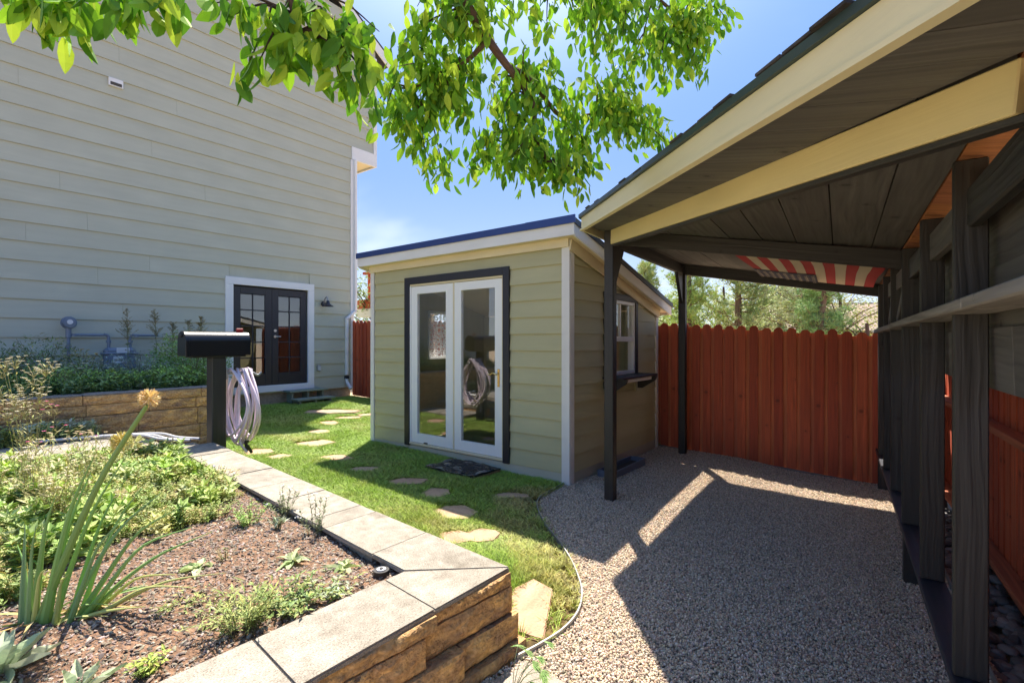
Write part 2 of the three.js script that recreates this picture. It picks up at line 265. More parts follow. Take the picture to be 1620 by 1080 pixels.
// stepping stones
const stoneList = [ // r, f, half width, half depth, turn, description
  [-2.647, 6.66, .30, .24, .1, 'largest pale sandstone stepping stone in the sunny lawn'],
  [-2.91, 7.513, .16, .19, .2, 'small sandstone slab just beyond the largest stepping stone'],
  [-3.03, 8.2, .2, .16, -.1, 'sandstone slab third back towards the house steps'],
  [-2.725, 5.798, .17, .13, .3, 'orange sandstone slab beside the retaining wall in full sun'],
  [-2.097, 5.858, .21, .15, -.2, 'sandstone slab half reached by the tip of shed shadow'],
  [-1.613, 5.387, .18, .12, .1, 'grey looking slab in shade left of the rubber mat'],
  [-1.077, 4.972, .22, .15, .25, 'three cornered slab in front of the shed doors'],
  [-.709, 4.638, .17, .16, .5, 'wedge shaped slab in shed shadow between two others'],
  [-.484, 4.128, .17, .2, .9, 'curved slab in the lawn near the shadow edge'],
  [-.03, 4.646, .21, .1, -.1, 'narrow slab closest to the gravel edging and shed corner'],
  [-.41, 3.62, .13, .14, .2, 'small sunlit slab touching the stone cap wall'],
  [-.235, 3.66, .16, .13, .4, 'sunlit slab beside the small one near the wall'],
  [.085, 2.62, .13, .3, -.12, 'long pale slab behind the corner of the block wall'],
  [-3.054, 5.993, .2, .16, 0, 'rounded pale slab at the foot of the mailbox post'],
  [-2.88, 8.66, .25, .16, .1, 'thin sandstone slab in the lawn left of shed'],
  [-2.62, 8.95, .2, .14, .5, 'far sandstone slab next to the shed corner'],
  [-3.35, 9.15, .5, .3, .1, 'broad flat sandstone slab below the wooden house steps'],
];
const stonePolys = [];
for (const [r, f, a, b, turn, label] of stoneList) {
  const n = 5 + (stonePolys.length * 7 % 3), poly = [], off = rnd() * 6; const [cx, cz] = S(r, f);
  for (let i = 0; i < n; i++) { const t = off * .1 + i / n * 6.283 + rr(-.25, .25), k = rr(.86, 1.2), u = Math.cos(t) * a * k, v = Math.sin(t) * b * k; const [dx, dz] = S(u * Math.cos(turn) - v * Math.sin(turn), u * Math.sin(turn) + v * Math.cos(turn)); poly.push([cx + dx, cz + dz]); }
  stonePolys.push(poly);
  const y = ground(cx, cz), big = slab(poly, () => y - .03, () => y + .016), small = slab(poly.map(([x, z]) => [cx + (x - cx) * .965, cz + (z - cz) * .965]), () => y + .01, () => y + .026);
  const tilt = [rr(-.03, .03), rr(-.03, .03)];
  for (const g of [big, small]) { const p = g.attributes.position; for (let i = 0; i < p.count; i++) p.setY(i, p.getY(i) + (p.getX(i) - cx) * tilt[0] + (p.getZ(i) - cz) * tilt[1]); }
  solo('stepping_stone', join([big, small]), pick(M.flag), label, 'stone', 'stepping stones across the lawn');
}
const onStone = (x, z) => stonePolys.some(p => inPoly(x, z, p));

// lawn blades
{
  const F = new Foliage();
  for (let i = 0; i < 9; i++) { const a = rnd() * 6.283, l = rr(.03, .075), k = rr(.2, 1.1); F.blade(V(rr(-.018, .018), 0, rr(-.018, .018)), V(Math.cos(a) * k * .6, 1, Math.sin(a) * k * .6).normalize(), l, rr(.0045, .0075), V(Math.cos(a) * .5 * k, -.2 * k, Math.sin(a) * .5 * k), [1, 1, 1], 2, .1); }
  const g = F.geo(); g.deleteAttribute('color');
  const spots = []; const B = [-10, .4, -7, -1.4];
  for (let t = 0; t < 900000 && spots.length < 90000; t++) {
    const x = rr(B[0], B[1]), z = rr(B[2], B[3]); if (!inPoly(x, z, lawnPoly) || shedRect(x, z, .02) || onStone(x, z)) continue;
    const d = Math.hypot(x, z); if (d > 6 && rnd() < .35) continue;
    // worn strip beside the steel edging
    let e = 9; for (let i = 4; i < edgeLine.length; i++) e = Math.min(e, Math.hypot(edgeLine[i][0] - x, edgeLine[i][1] - z));
    if (e < .16 && rnd() < .93 - e * 2) continue; if (e < .34 && rnd() < .35) continue;
    spots.push([x, z, e]);
  }
  const m = new THREE.InstancedMesh(g, new THREE.MeshPhysicalMaterial({ roughness: .6, transmission: .25, thickness: 0, side: THREE.DoubleSide }), spots.length);
  const o = new THREE.Object3D(), c = new THREE.Color();
  spots.forEach(([x, z, e], i) => {
    o.position.set(x, ground(x, z) - .004, z); const s = rr(.75, 1.25) * (1 + .5 * perlin.noise(x * 1.5, z * 1.5, 5)); o.scale.set(1, s, 1); o.rotation.set(rr(-.15, .15), rnd() * 6.283, rr(-.15, .15)); o.updateMatrix(); m.setMatrixAt(i, o.matrix);
    const n = perlin.noise(x * 1.3, z * 1.3, 9) + .6 * perlin.noise(x * 5, z * 5, 2), dry = Math.max(0, Math.min(1, (e < .4 ? .5 : .04) + n * .6 + rr(-.25, .25)));
    c.setRGB(.3 + .24 * dry, .45 + .0 * dry, .05 + .11 * dry).multiplyScalar(rr(.45, 1.45)); m.setColorAt(i, c);
  });
  m.name = 'lawn_grass'; m.userData.kind = 'stuff'; tag(m, 'short green lawn grass between the sandstone slabs', 'grass'); m.castShadow = m.receiveShadow = true; scene.add(m);
}
// gravel
{
  let g = new THREE.IcosahedronGeometry(1, 1); g.deleteAttribute('uv'); const p = g.attributes.position;
  for (let i = 0; i < p.count; i++) { const v = V(p.getX(i), p.getY(i), p.getZ(i)), k = 1 + .28 * perlin.noise(v.x * 1.3 + 4, v.y * 1.3, v.z * 1.3); p.setXYZ(i, v.x * k, v.y * k, v.z * k); } g.computeVertexNormals();
  const low = new THREE.IcosahedronGeometry(1, 0); low.deleteAttribute('uv');
  const cols = [[.53, .41, .29], [.61, .5, .37], [.4, .33, .25], [.51, .44, .36], [.65, .52, .37], [.32, .26, .2], [.56, .41, .29], [.71, .61, .49]];
  const fill = (geo, n, keep, name) => {
    const spots = []; for (let t = 0; t < n * 14 && spots.length < n; t++) { const x = rr(-3.2, 1.7), z = rr(-7.0, .3); if (inPoly(x, z, gravelPoly) && !shedRect(x, z, 0) && keep(x, z)) spots.push([x, z]); }
    const m = new THREE.InstancedMesh(geo, mat(1, 1, 1, { roughness: .9 }), spots.length), o = new THREE.Object3D(), c = new THREE.Color();
    spots.forEach(([x, z], i) => { const s = rr(.0032, .0062); o.position.set(x, ground(x, z) + rr(.004, .014) + .006 * perlin.noise(x * 3, z * 3, .5), z); o.scale.set(s * rr(.9, 1.5), s * rr(.6, 1), s); o.rotation.set(rnd() * 6, rnd() * 6, rnd() * 6); o.updateMatrix(); m.setMatrixAt(i, o.matrix); const q = jit(pick(cols), .2); c.setRGB(...q); m.setColorAt(i, c); });
    m.name = name; m.userData.kind = 'stuff'; m.castShadow = m.receiveShadow = true; scene.add(m); return m;
  };
  const near = (x, z) => { const [r, f] = toSurvey(x, z); return f > .3 && f < 3.7 + rr(-.9, .9) && Math.abs(r) < f * 1.25 + .3; };
  tag(fill(g, 120000, near, 'near_gravel'), 'tan and grey pea gravel in the foreground beside the block wall', 'gravel');
  tag(fill(low, 110000, (x, z) => { const [r, f] = toSurvey(x, z); return f >= 3.7 + rr(-.9, .9); }, 'far_gravel'), 'tan and grey pea gravel in front of the red fence', 'gravel');
}
// steel lawn edging and rock strip
{
  const pts = edgeLine.slice(1).map(([x, z]) => V(x, ground(x, z) + .012, z)), cv = new THREE.CatmullRomCurve3(pts).getPoints(90), P = [];
  const ring = cv.map((p, i) => { const q = cv[Math.min(i + 1, cv.length - 1)].clone().sub(cv[Math.max(0, i - 1)]).normalize(), n = V(q.z, 0, -q.x).multiplyScalar(.004); return [p.clone().add(n).setY(p.y - .08), p.clone().add(n).setY(p.y + .02), p.clone().sub(n).setY(p.y + .02), p.clone().sub(n).setY(p.y - .08)]; });
  for (let i = 0; i < ring.length - 1; i++) for (let k = 0; k < 4; k++) { const a = ring[i][k], b = ring[i + 1][k], c = ring[i + 1][(k + 1) % 4], d = ring[i][(k + 1) % 4]; for (const v of [a, c, b, a, d, c]) P.push(v.x, v.y, v.z); }
  const g = new THREE.BufferGeometry(); g.setAttribute('position', new THREE.Float32BufferAttribute(P, 3)); g.computeVertexNormals();
  solo('steel_edging', g, M.steel, 'curved thin steel edging between lawn and gravel', 'edging');
  const t = thing('steel_strip', 'straight steel edging strip under the open shelter wall', 'edging', [0, 0, 0], LOT);
  bx('strip', .585, .59, -.1, -.02 , -6.9, 0, M.steel, t, .001);
}
{ // river rocks between the shelter wall and the side fence
  const rock = new THREE.IcosahedronGeometry(1, 2), p = rock.attributes.position; for (let i = 0; i < p.count; i++) { const k = 1 + .14 * perlin.noise(p.getX(i) * 1.1 + 2, p.getY(i) * 1.1, p.getZ(i) * 1.1); p.setXYZ(i, p.getX(i) * k, p.getY(i) * k, p.getZ(i) * k); } rock.computeVertexNormals();
  const m = new THREE.InstancedMesh(rock, mat(1, 1, 1, { roughness: .55 }), 700), o = new THREE.Object3D(), c = new THREE.Color();
  for (let i = 0; i < 700; i++) { const d = rr(.6, 6.9), e = rr(.61, .86), [x, z] = L(e, d), s = rr(.022, .045); o.position.set(x, ground(x, z) - .015 + rr(0, .03), z); o.scale.set(s * rr(1, 1.5), s * .6, s); o.rotation.set(rr(-.3, .3), rnd() * 6, rr(-.3, .3)); o.updateMatrix(); m.setMatrixAt(i, o.matrix); const k = rr(.07, .2); c.setRGB(k, k, k * 1.03); m.setColorAt(i, c); }
  m.name = 'river_rocks'; m.userData.kind = 'stuff'; tag(m, 'dark grey river rocks along the side fence', 'rocks'); m.castShadow = m.receiveShadow = true; scene.add(m);
}

// ================================================================== RAISED PLANTER IN FRONT
const CAP = EYE - 1.044, O = [-.012, 2.296], LV = [-.735, .678], SVv = [-.624, -.781];   // survey frame of the planter: corner, along, across
const bedPt = (l, s) => S(O[0] + LV[0] * l + SVv[0] * s, O[1] + LV[1] * l + SVv[1] * s);
const roughBlock = (len, h, dep, k) => {   // split-face block, face at z=+dep/2
  const g0 = new THREE.BoxGeometry(len, h, dep, 40, 11, 3), p = g0.attributes.position;
  for (let i = 0; i < p.count; i++) { const x = p.getX(i), y = p.getY(i), z = p.getZ(i); const ex = 1 - Math.pow(Math.abs(x) / (len / 2), 8), ey = 1 - Math.pow(Math.abs(y) / (h / 2), 6); const n = fbm(x * 11 + k * 7.1, y * 16 + k, 3.3 + k, 5); if (z > dep / 2 - .001) p.setZ(i, z + (n * .022 + .002) * ex * ey - (1 - ex * ey) * .006 + n * .008); else if (Math.abs(x) > len / 2 - .001 && z > -dep / 2 + .02) p.setX(i, x - Math.sign(x) * (.003 + .006 * Math.max(0, n))); }
  return metric(g0, [k * .31, k * .17]);
};
{
  const t = thing('stone_planter', 'raised planter of stacked split face blocks with grey concrete caps', 'planter');
  const W = .355, toPoly = q => q.map(([l, s]) => bedPt(l, s));
  const capStone = (poly, i) => { const cx = poly.reduce((a, p) => a + p[0], 0) / poly.length, cz = poly.reduce((a, p) => a + p[1], 0) / poly.length, sh = k => poly.map(([x, z]) => { const d = Math.hypot(x - cx, z - cz); return [cx + (x - cx) * (1 - k / d), cz + (z - cz) * (1 - k / d)]; });
    const y1 = CAP + rr(-.003, .003), a = sh(.002), b = sh(.006); const g = join([slab(sh(.04), () => CAP - .079, () => y1 - .02), slab(a, () => CAP - .021, () => y1 - .007), slab(b, () => CAP - .02, () => y1)]); const m = part('cap_stone', g, M.concrete[i % 3], t); return m; };
  // split faces hang under each cap as its broken front
  let i = 0;
  capStone(toPoly([[0, 0], [.5, 0], [W, W]]), i++); capStone(toPoly([[0, 0], [W, W], [0, .34]]).slice(0, 3), i++);
  { // corner caps are cut on the diagonal
    t.remove(t.children[1]); t.remove(t.children[0]);
    capStone(toPoly([[0, 0], [.62, 0], [.62, W], [W, W]]), 0); capStone(toPoly([[0, 0], [W, W], [W, .46], [0, .46]]), 1);
  }
  for (const [a, b] of [[.62, 1.12], [1.12, 1.3], [1.3, 1.78], [1.78, 2.2], [2.2, 2.68], [2.68, 3.16], [3.16, 3.64], [3.64, 4.2]]) capStone(toPoly([[a, 0], [b, 0], [b, W], [a, W]]), i++);
  for (const [a, b] of [[.46, 1.02], [1.02, 1.6], [1.6, 2.15], [2.15, 2.7], [2.7, 3.3]]) capStone(toPoly([[0, a], [0, b], [W, b], [W, a]]), i++);
  // walls below
  const face = (len, h, dep, l, s, y, along, k) => { const m = part('wall_block', roughBlock(len, h, dep, k), M.block[Math.floor(rnd() * 3)], t); const [x, z] = bedPt(l, s); m.position.set(x, y, z);
    // local +z must point outwards
    const out = along ? [-LV[1] * -1, 0] : null; const dirv = along ? SVv.map(v => -v) : LV.map(v => -v); const [wx, wz] = S(...dirv); m.rotation.y = Math.atan2(wx, wz); return m; };
  const C1 = CAP - .08, hgt = .116; let k = 1;
  for (let row = 0; row < 4; row++) {
    const y = C1 - hgt * (row + .5) - .002 * row, step = -.016 - row * .028; let s = [-.0, -.02, -.04, -.06][row];
    const lens = [[.52, .5, .62, .5, .55, .6], [.36, .6, .5, .6, .52, .6], [.56, .48, .6, .5, .5, .6], [.4, .6, .5, .6, .5, .6]][row];
    for (const len of lens) { face(len - .008, hgt - .003, .24, .13 + step, s + len / 2, y, false, k++); s += len; }
    let l = .26 + step; for (const len of [.5, .6, .46, .56, .6, .5, .5]) { face(len - .006, hgt - .003, .2, l + len / 2, .11 + step, y, true, k++); l += len; }
  }
  // rough broken lip on the cap fronts
  const lip = (len, l, s, along) => { const g = roughBlock(len - .006, .058, .05, k++), m = part('cap_face', g, M.block[k % 3], t); const [x, z] = bedPt(l, s); m.position.set(x, CAP - .05, z); const [wx, wz] = S(...(along ? SVv : LV).map(v => -v)); m.rotation.y = Math.atan2(wx, wz); };
  for (const [a, b] of [[.0, .46], [.46, 1.02], [1.02, 1.6], [1.6, 2.15], [2.15, 2.7]]) lip(b - a, .024, (a + b) / 2, false);
  const rim = (a, b) => { const [x, z] = bedPt((a[0] + b[0]) / 2, (a[1] + b[1]) / 2); };
}
// soil in the planter
const soilY = (l, s) => CAP - .05 + .035 * fbm(l * 2.2, s * 2.2, 1.2, 3) + .045 * Math.max(0, Math.min(1, (Math.min(l, s) - .3) * 1.5)) + .012 * perlin.noise(l * 22, s * 22, 3);
{
  const n1 = 150, n2 = 120, P = [], U = [], I = [];
  for (let i = 0; i <= n1; i++) for (let j = 0; j <= n2; j++) { const l = .3 + i / n1 * 4.1, s = .3 + j / n2 * 3.2, [x, z] = bedPt(l, s); P.push(x, soilY(l, s), z); U.push(l, s); }
  for (let i = 0; i < n1; i++) for (let j = 0; j < n2; j++) { const a = i * (n2 + 1) + j, b = a + n2 + 1; I.push(a, a + 1, b, b, a + 1, b + 1); }
  const g = new THREE.BufferGeometry(); g.setAttribute('position', new THREE.Float32BufferAttribute(P, 3)); g.setAttribute('uv', new THREE.Float32BufferAttribute(U, 2)); g.setIndex(I); g.computeVertexNormals();
  M.soil.side = THREE.DoubleSide; struct('planter_soil', g, M.soil);
  const chip = new THREE.IcosahedronGeometry(1, 0); chip.deleteAttribute('uv'); const N = 34000, m = new THREE.InstancedMesh(chip, mat(1, 1, 1, { roughness: 1 }), N), o = new THREE.Object3D(), c = new THREE.Color();
  const cols = [[.25, .2, .155], [.17, .135, .108], [.3, .245, .195], [.11, .088, .072], [.38, .315, .255], [.22, .17, .13]];
  for (let i = 0; i < N; i++) { const l = rr(.33, 2.6), s = rr(.33, 1.9), [x, z] = bedPt(l, s), k = .002 + .006 * Math.pow(rnd(), 3); o.position.set(x, soilY(l, s) + k * .2, z); o.scale.set(k * rr(1, 2.4), k * .6, k); o.rotation.set(rr(-.6, .6), rnd() * 6, rr(-.6, .6)); o.updateMatrix(); m.setMatrixAt(i, o.matrix); c.setRGB(...jit(pick(cols), .25)); m.setColorAt(i, c); }
  m.name = 'soil_crumbs'; m.userData.kind = 'stuff'; tag(m, 'brown crumbly soil and bark mulch in the planter', 'soil'); m.castShadow = m.receiveShadow = true; scene.add(m);
}
// paving in the foreground corner
const paver = (pts, label, k) => { const poly = pts.map(p => S(...p)), cx = poly.reduce((a, p) => a + p[0], 0) / 4, cz = poly.reduce((a, p) => a + p[1], 0) / 4, y = ground(cx, cz) + .03; solo('paving_slab', join([slab(poly, () => y - .08, () => y - .006), slab(poly.map(([x, z]) => [cx + (x - cx) * .97, cz + (z - cz) * .97]), () => y - .01, () => y)]), M.concrete[k], label, 'paving slab', 'paving slabs by the planter corner'); };
paver([[.06, 2.2], [.31, 1.98], [-.15, 1.5], [-.42, 1.75]], 'grey paving slab against the planter corner', 1);
paver([[.42, 2.03], [.62, 1.86], [.3, 1.5], [.1, 1.68]], 'grey paving slab standing alone in the gravel', 2);
paver([[.3, 1.96], [.12, 1.7], [.0, 1.5], [-.14, 1.49]].reverse(), 'small grey paving slab behind the first slab', 0);

// ================================================================== HOUSE
const HX = -9.98;
function lapPlank(y0, y1, a0, a1, b0, b1, axis, face, sgn, thick = [.02, .008]) {
  // lap siding board: along z (axis 'z') or x; bottom edge a0..a1 at y0, top edge b0..b1 at y1; face = wall plane, sgn = outward
  const P = [], pt = (u, y, o) => axis === 'z' ? [face + sgn * o, y, u] : [u, y, face + sgn * o];
  const f = [pt(a0, y0, thick[0]), pt(a1, y0, thick[0]), pt(b1, y1, thick[1]), pt(b0, y1, thick[1])], k = [pt(a0, y0, 0), pt(a1, y0, 0), pt(b1, y1, 0), pt(b0, y1, 0)];
  const q = (a, b, c, d) => { P.push(...a, ...b, ...c, ...a, ...c, ...d); };
  const flip = (axis === 'z') === (sgn > 0);
  const Q = (a, b, c, d) => flip ? q(d, c, b, a) : q(a, b, c, d);
  Q(f[0], f[1], f[2], f[3]); Q(k[1], k[0], k[3], k[2]); Q(k[0], k[1], f[1], f[0]); Q(f[3], f[2], k[2], k[3]); Q(k[0], f[0], f[3], k[3]); Q(f[1], k[1], k[2], f[2]);
  const g = new THREE.BufferGeometry(); g.setAttribute('position', new THREE.Float32BufferAttribute(P, 3)); return metric(g, [rnd() * 4, rnd() * 4]);
}
const house = thing('house', 'tall sage green house with wide lap siding', 'house', [0, 0, 0]);
const ridgeY = z => 12.3 - Math.abs(z + 1.9) * .65;
{
  const T = house, rowH = .278, y0 = .45, D0 = -5.80, D1 = -4.20, DT = 2.6, DB = .6;      // door hole
  const wallGeo = [];
  const cb = (x0, x1, ya, yb, z0, z1) => wallGeo.push(moved(box(x1 - x0, yb - ya, z1 - z0, .001), (x0 + x1) / 2, (ya + yb) / 2, (z0 + z1) / 2));
  cb(HX - .2, HX - .004, .45, 8.2, D1, 3.1); cb(HX - .2, HX - .004, .45, 8.2, -6.89, D0); cb(HX - .2, HX - .004, DT, 8.2, D0, D1); cb(HX - .2, HX - .004, .45, DB, D0, D1);
  part('wall', join(wallGeo), M.houseSiding[1], T);
  const sh = (pts, dep) => { const s = new THREE.Shape(pts.map(p => new THREE.Vector2(p[0], p[1]))); return metric(new THREE.ExtrudeGeometry(s, { depth: dep, bevelEnabled: false })); };
  const gab = part('gable', sh([[-3.1, 8.2], [1.9, 12.1], [7.5, 8.2]], .19), M.houseSiding[1], T); gab.rotation.y = Math.PI / 2; gab.position.set(HX - .2, 0, 0);
  bx('wall', -16, -15.8, .3, 8.2, -6.89, 3.1, M.houseSiding[0], T); bx('wall', -15.8, HX - .2, .3, 8.2, -6.89, -6.7, M.houseSiding[0], T); bx('wall', -15.8, HX - .2, .3, 8.2, 2.9, 3.1, M.houseSiding[0], T);
  bx('foundation', -15.9, HX - .03, -.2, .449, -6.86, 3.05, M.foundation, T);
  // planks, each its own board
  const seam = [[-3.0], [-1.2], [-2.6], [.3, -3.9], [-1.7]];
  for (let k = 0; k < 34; k++) {
    const a = y0 + k * rowH, b = a + rowH + .02, mid = a + rowH / 2; if (a > 11.9) break;
    let zl = -6.89, zh = 3.1; if (a > 5.9) zl = -7.53;
    if (a > 8) { const lim = (12.05 - mid) / .65; zl = Math.max(zl, -1.9 - lim); zh = Math.min(zh, -1.9 + lim); }
    const cuts = [zl, ...seam[k % 5].map(s => s + (k * .61 % 1.3)).filter(s => s > zl + .2 && s < zh - .2).sort((p, q) => p - q), zh];
    for (let i = 0; i < cuts.length - 1; i++) {
      let segs = [[cuts[i], cuts[i + 1]]];
      if (b > DB - .1 && a < DT + .1) segs = segs.flatMap(([p, q]) => { const o = []; if (p < D0 - .02) o.push([p, Math.min(q, D0 - .02)]); if (q > D1 + .02) o.push([Math.max(p, D1 + .02), q]); return o; });
      for (const [p, q] of segs) if (q - p > .03) part('plank', lapPlank(a, b, p + .001, q - .001, p + .001, q - .001, 'z', HX, 1, [.03, .008]), M.houseSiding[Math.floor(rnd() * 3)], T);
    }
  }
  // roof, rakes, projecting upper bay
  for (const s of [-1, 1]) { const e = part('roof', box(6.3, .16, 7.35, .01), M.shingle[1], T); e.position.set(-13.08, ridgeY(-1.9 + s * 3.05) + .12, -1.9 + s * 3.05); e.rotation.x = s * Math.atan(.65);
    const rk = part('rake_board', box(.04, .2, 7.3, .004), M.houseWhite, T); rk.position.set(HX + .07, ridgeY(-1.9 + s * 3.05) - .02, -1.9 + s * 3.05); rk.rotation.x = s * Math.atan(.65); }
  bx('bay_wall', -15, HX - .004, 5.9, 8.2, -7.53, -6.895, M.houseSiding[1], T);
  bx('bay_band', HX - .0, HX + .046, 5.72, 6.02, -7.56, -6.86, M.houseWhite, T); bx('bay_band', -15, HX - .002, 5.72, 6.0, -7.56, -7.52, M.houseWhite, T); bx('corner_board', HX, HX + .044, 6.02, 8.35, -7.56, -7.47, M.houseWhite, T);
  bx('bay_soffit', -15, HX - .003, 5.76, 5.9, -7.515, -6.9, M.cream, T);
  bx('corner_board', HX, HX + .042, .42, 5.71, -6.91, -6.83, M.houseWhite, T);
  // french doors
  const trim = (y0, y1, z0, z1) => bx('door_trim', HX + .001, HX + .052, y0, y1, z0, z1, M.houseWhite, T);
  trim(2.59, 2.73, -5.91, -4.11); trim(.485, 2.589, -5.91, -5.77); trim(.485, 2.589, -4.25, -4.11); trim(.485, .615, -5.769, -4.251);
  for (const [zl, zh] of [[-5.755, -5.012], [-5.008, -4.265]]) {
    const fr = [], F = (ya, yb, za, zb, d = .045) => fr.push(moved(box(d, yb - ya, zb - za, .004), 0, (ya + yb) / 2 - .62, (za + zb) / 2 - zl)), w = zh - zl, st = .135;
    F(.62, 2.565, zl, zl + st); F(.62, 2.565, zh - st, zh); F(.62, .86, zl + st, zh - st); F(2.43, 2.565, zl + st, zh - st);
    const gw = w - 2 * st, gh = 2.43 - .86; F(.86, 2.43, zl + w / 2 - .011, zl + w / 2 + .011, .03); for (let i = 1; i < 5; i++) F(.86 + gh * i / 5 - .011, .86 + gh * i / 5 + .011, zl + st, zh - st, .031);
    const d = part('french_door', join(fr), M.navyTrim, T); d.position.set(HX - .02, .62, zl);
    for (let i = 0; i < 5; i++) for (let j = 0; j < 2; j++) { const p = part('pane', box(.006, gh / 5 - .022, gw / 2 - .011, .0005), M.glass, d); p.position.set(0, .24 + gh * (i + .5) / 5, st + gw * (j * .5 + .25)); }
    if (zl < -5.5) { const h = part('handle', join([moved(new THREE.CylinderGeometry(.026, .026, .012, 14), .028, .98, w - .06, 0, 0, Math.PI / 2), moved(new THREE.CylinderGeometry(.008, .009, .11, 10), .05, .98, w - .115, 0, Math.PI / 2), moved(new THREE.CylinderGeometry(.028, .028, .016, 14), .03, 1.1, w - .06, 0, 0, Math.PI / 2)]), M.nickel, d); }
  }
  // room behind the doors
  const rm = (x0, x1, ya, yb, z0, z1, m) => bx('room_wall', x0, x1, ya, yb, z0, z1, m, T, .001);
  rm(-13.4, -13.3, .5, 3, -6.5, -3.5, M.interior); rm(-13.3, HX - .21, .45, .55, -6.5, -3.5, wood(.35, .2, .1)); rm(-13.3, HX - .21, 2.95, 3.05, -6.5, -3.5, M.interior); rm(-13.3, HX - .21, .55, 2.95, -6.6, -6.5, M.interior); rm(-13.3, HX - .21, .55, 2.95, -3.5, -3.4, M.interior);
  // soffit vent high on the wall
  const v = bx('wall_vent', HX + .02, HX + .055, 5.6, 5.73, -2.55, -2.36, M.houseWhite, T); part('opening', box(.02, .05, .15), M.dark, v).position.set(.012, -.025, 0);
}
{ // downspout
  const t = thing('downspout', 'white metal downspout running down the house corner', 'downspout', [0, 0, 0]);
  const seg = (pts) => { const g = []; for (let i = 0; i < pts.length - 1; i++) { const a = pts[i], b = pts[i + 1], d = b.clone().sub(a), m = box(.075, d.length() + .03, .06, .01); const q = new THREE.Quaternion().setFromUnitVectors(V(0, 1, 0), d.clone().normalize()); g.push(m.clone().applyMatrix4(new THREE.Matrix4().compose(a.clone().add(b).multiplyScalar(.5), q, V(1, 1, 1)))); } return join(g); };
  part('pipe', seg([V(HX + .07, 5.7, -6.93), V(HX + .07, 2.2, -6.93), V(HX + .07, 2.02, -6.7), V(HX + .07, .75, -6.7)]), M.houseWhite, t);
  part('coupling', box(.095, .07, .08, .01), M.blackPlastic, t).position.set(HX + .07, .68, -6.7);
  part('elbow', seg([V(HX + .07, .66, -6.7), V(HX + .1, .56, -6.69), V(HX + .28, .44, -6.66)]), M.houseWhite, t);
}
{ // wall lamp
  const t = thing('wall_lamp', 'small dark gooseneck barn lamp beside the french doors', 'lamp', [HX + .02, 2.33, -6.13]);
  part('base', new THREE.CylinderGeometry(.05, .055, .03, 18).rotateZ(Math.PI / 2), M.navyTrim, t).position.set(.02, 0, 0);
  part('arm', stemGeo([V(.03, 0, 0), V(.08, .1, 0), V(.15, .14, 0), V(.19, .08, 0), V(.2, .03, 0)], .011, .011, 8), M.steel, t);
  part('shade', new THREE.LatheGeometry([[.02, .06], [.03, .05], [.04, .0], [.075, -.035], [.12, -.06], [.125, -.068], [.118, -.064], [.03, -.02]].map(p => new THREE.Vector2(...p)), 24), M.navyTrim, t).position.set(.2, 0, 0);
}
{ const t = thing('outlet_box', 'small grey outdoor outlet box low on the house', 'outlet', [HX + .02, 0, -6.02]); part('box', box(.05, .13, .085, .012), M.steel, t).position.set(.025, .92, 0); part('cover', box(.014, .1, .062, .008), mat(.5, .5, .5), t).position.set(.056, .915, 0); }
{ // wooden steps
  const t = thing('wooden_steps', 'two grey green wooden steps below the french doors', 'steps', [HX + .05, 0, -5.62]);
  const zA = -.42, zB = .42; for (const [y, x] of [[.5, .17], [.345, .45]]) for (let i = 0; i < 2; i++) bx('tread', x - .14 + i * .142, x - .002 + i * .142, y - .035, y, zA, zB, M.stepPaint, t);
  for (const z of [zA + .08, 0, zB - .08]) { bx('support', .05, .26, .1, .464, z - .02, z + .02, M.stepPaint, t); bx('support', .31, .56, .1, .309, z - .02, z + .02, M.stepPaint, t); }
}
{ // gas meter
  const t = thing('gas_meter', 'blue grey gas meter and regulator on the house wall', 'gas meter', [HX + .02, 0, -2.15]);
  const pipe = (pts, r = .018) => part('pipe', stemGeo(pts, r, r, 10, 40), M.meter, t);
  part('regulator', join([new THREE.CylinderGeometry(.08, .08, .06, 24).rotateZ(Math.PI / 2).translate(.16, 1.78, .3), new THREE.CylinderGeometry(.095, .095, .018, 24).rotateZ(Math.PI / 2).translate(.16, 1.78, .3), new THREE.CylinderGeometry(.05, .07, .08, 20).rotateZ(Math.PI / 2).translate(.2, 1.78, .3), new THREE.CylinderGeometry(.035, .035, .16, 14).translate(.15, 1.64, .3)]), M.meter, t);
  part('regulator_cap', new THREE.CylinderGeometry(.035, .035, .012, 20).rotateZ(Math.PI / 2).translate(.246, 1.79, .3), M.meterLight, t);
  pipe([V(.15, 1.58, .3), V(.15, 1.4, .3), V(.15, 1.0, .3)], .022); pipe([V(.15, 1.6, .29), V(.15, 1.6, .1), V(.15, 1.6, -.12)]); pipe([V(.15, 1.61, -.12), V(.15, 1.59, -.17), V(.15, 1.52, -.18), V(.15, 1.4, -.18)], .022); pipe([V(.15, 1.4, -.46), V(.15, 1.55, -.46), V(.15, 1.6, -.48), V(.15, 1.6, -.56), V(.12, 1.6, -.85)]);
  for (const [y, z] of [[1.6, .24], [1.5, -.18], [1.5, -.46], [1.59, -.54], [1.42, .3]]) part('union', new THREE.CylinderGeometry(.034, .034, .04, 8).translate(.15, y, z), M.meter, t);
  const body = part('body', box(.2, .36, .4, .04), M.meter, t); body.position.set(.15, 1.22, -.32); part('flange', box(.23, .03, .44, .01), M.meter, body).position.set(0, .09, 0); part('dial', box(.02, .09, .17, .01), M.meterLight, body).position.set(.1, .135, -.02); part('sticker', box(.004, .1, .13, .001), M.meterLight, body).position.set(.102, -.01, .04); part('sticker_print', box(.003, .035, .11, .0005), M.meter, body).position.set(.1045, -.012, .04);
}
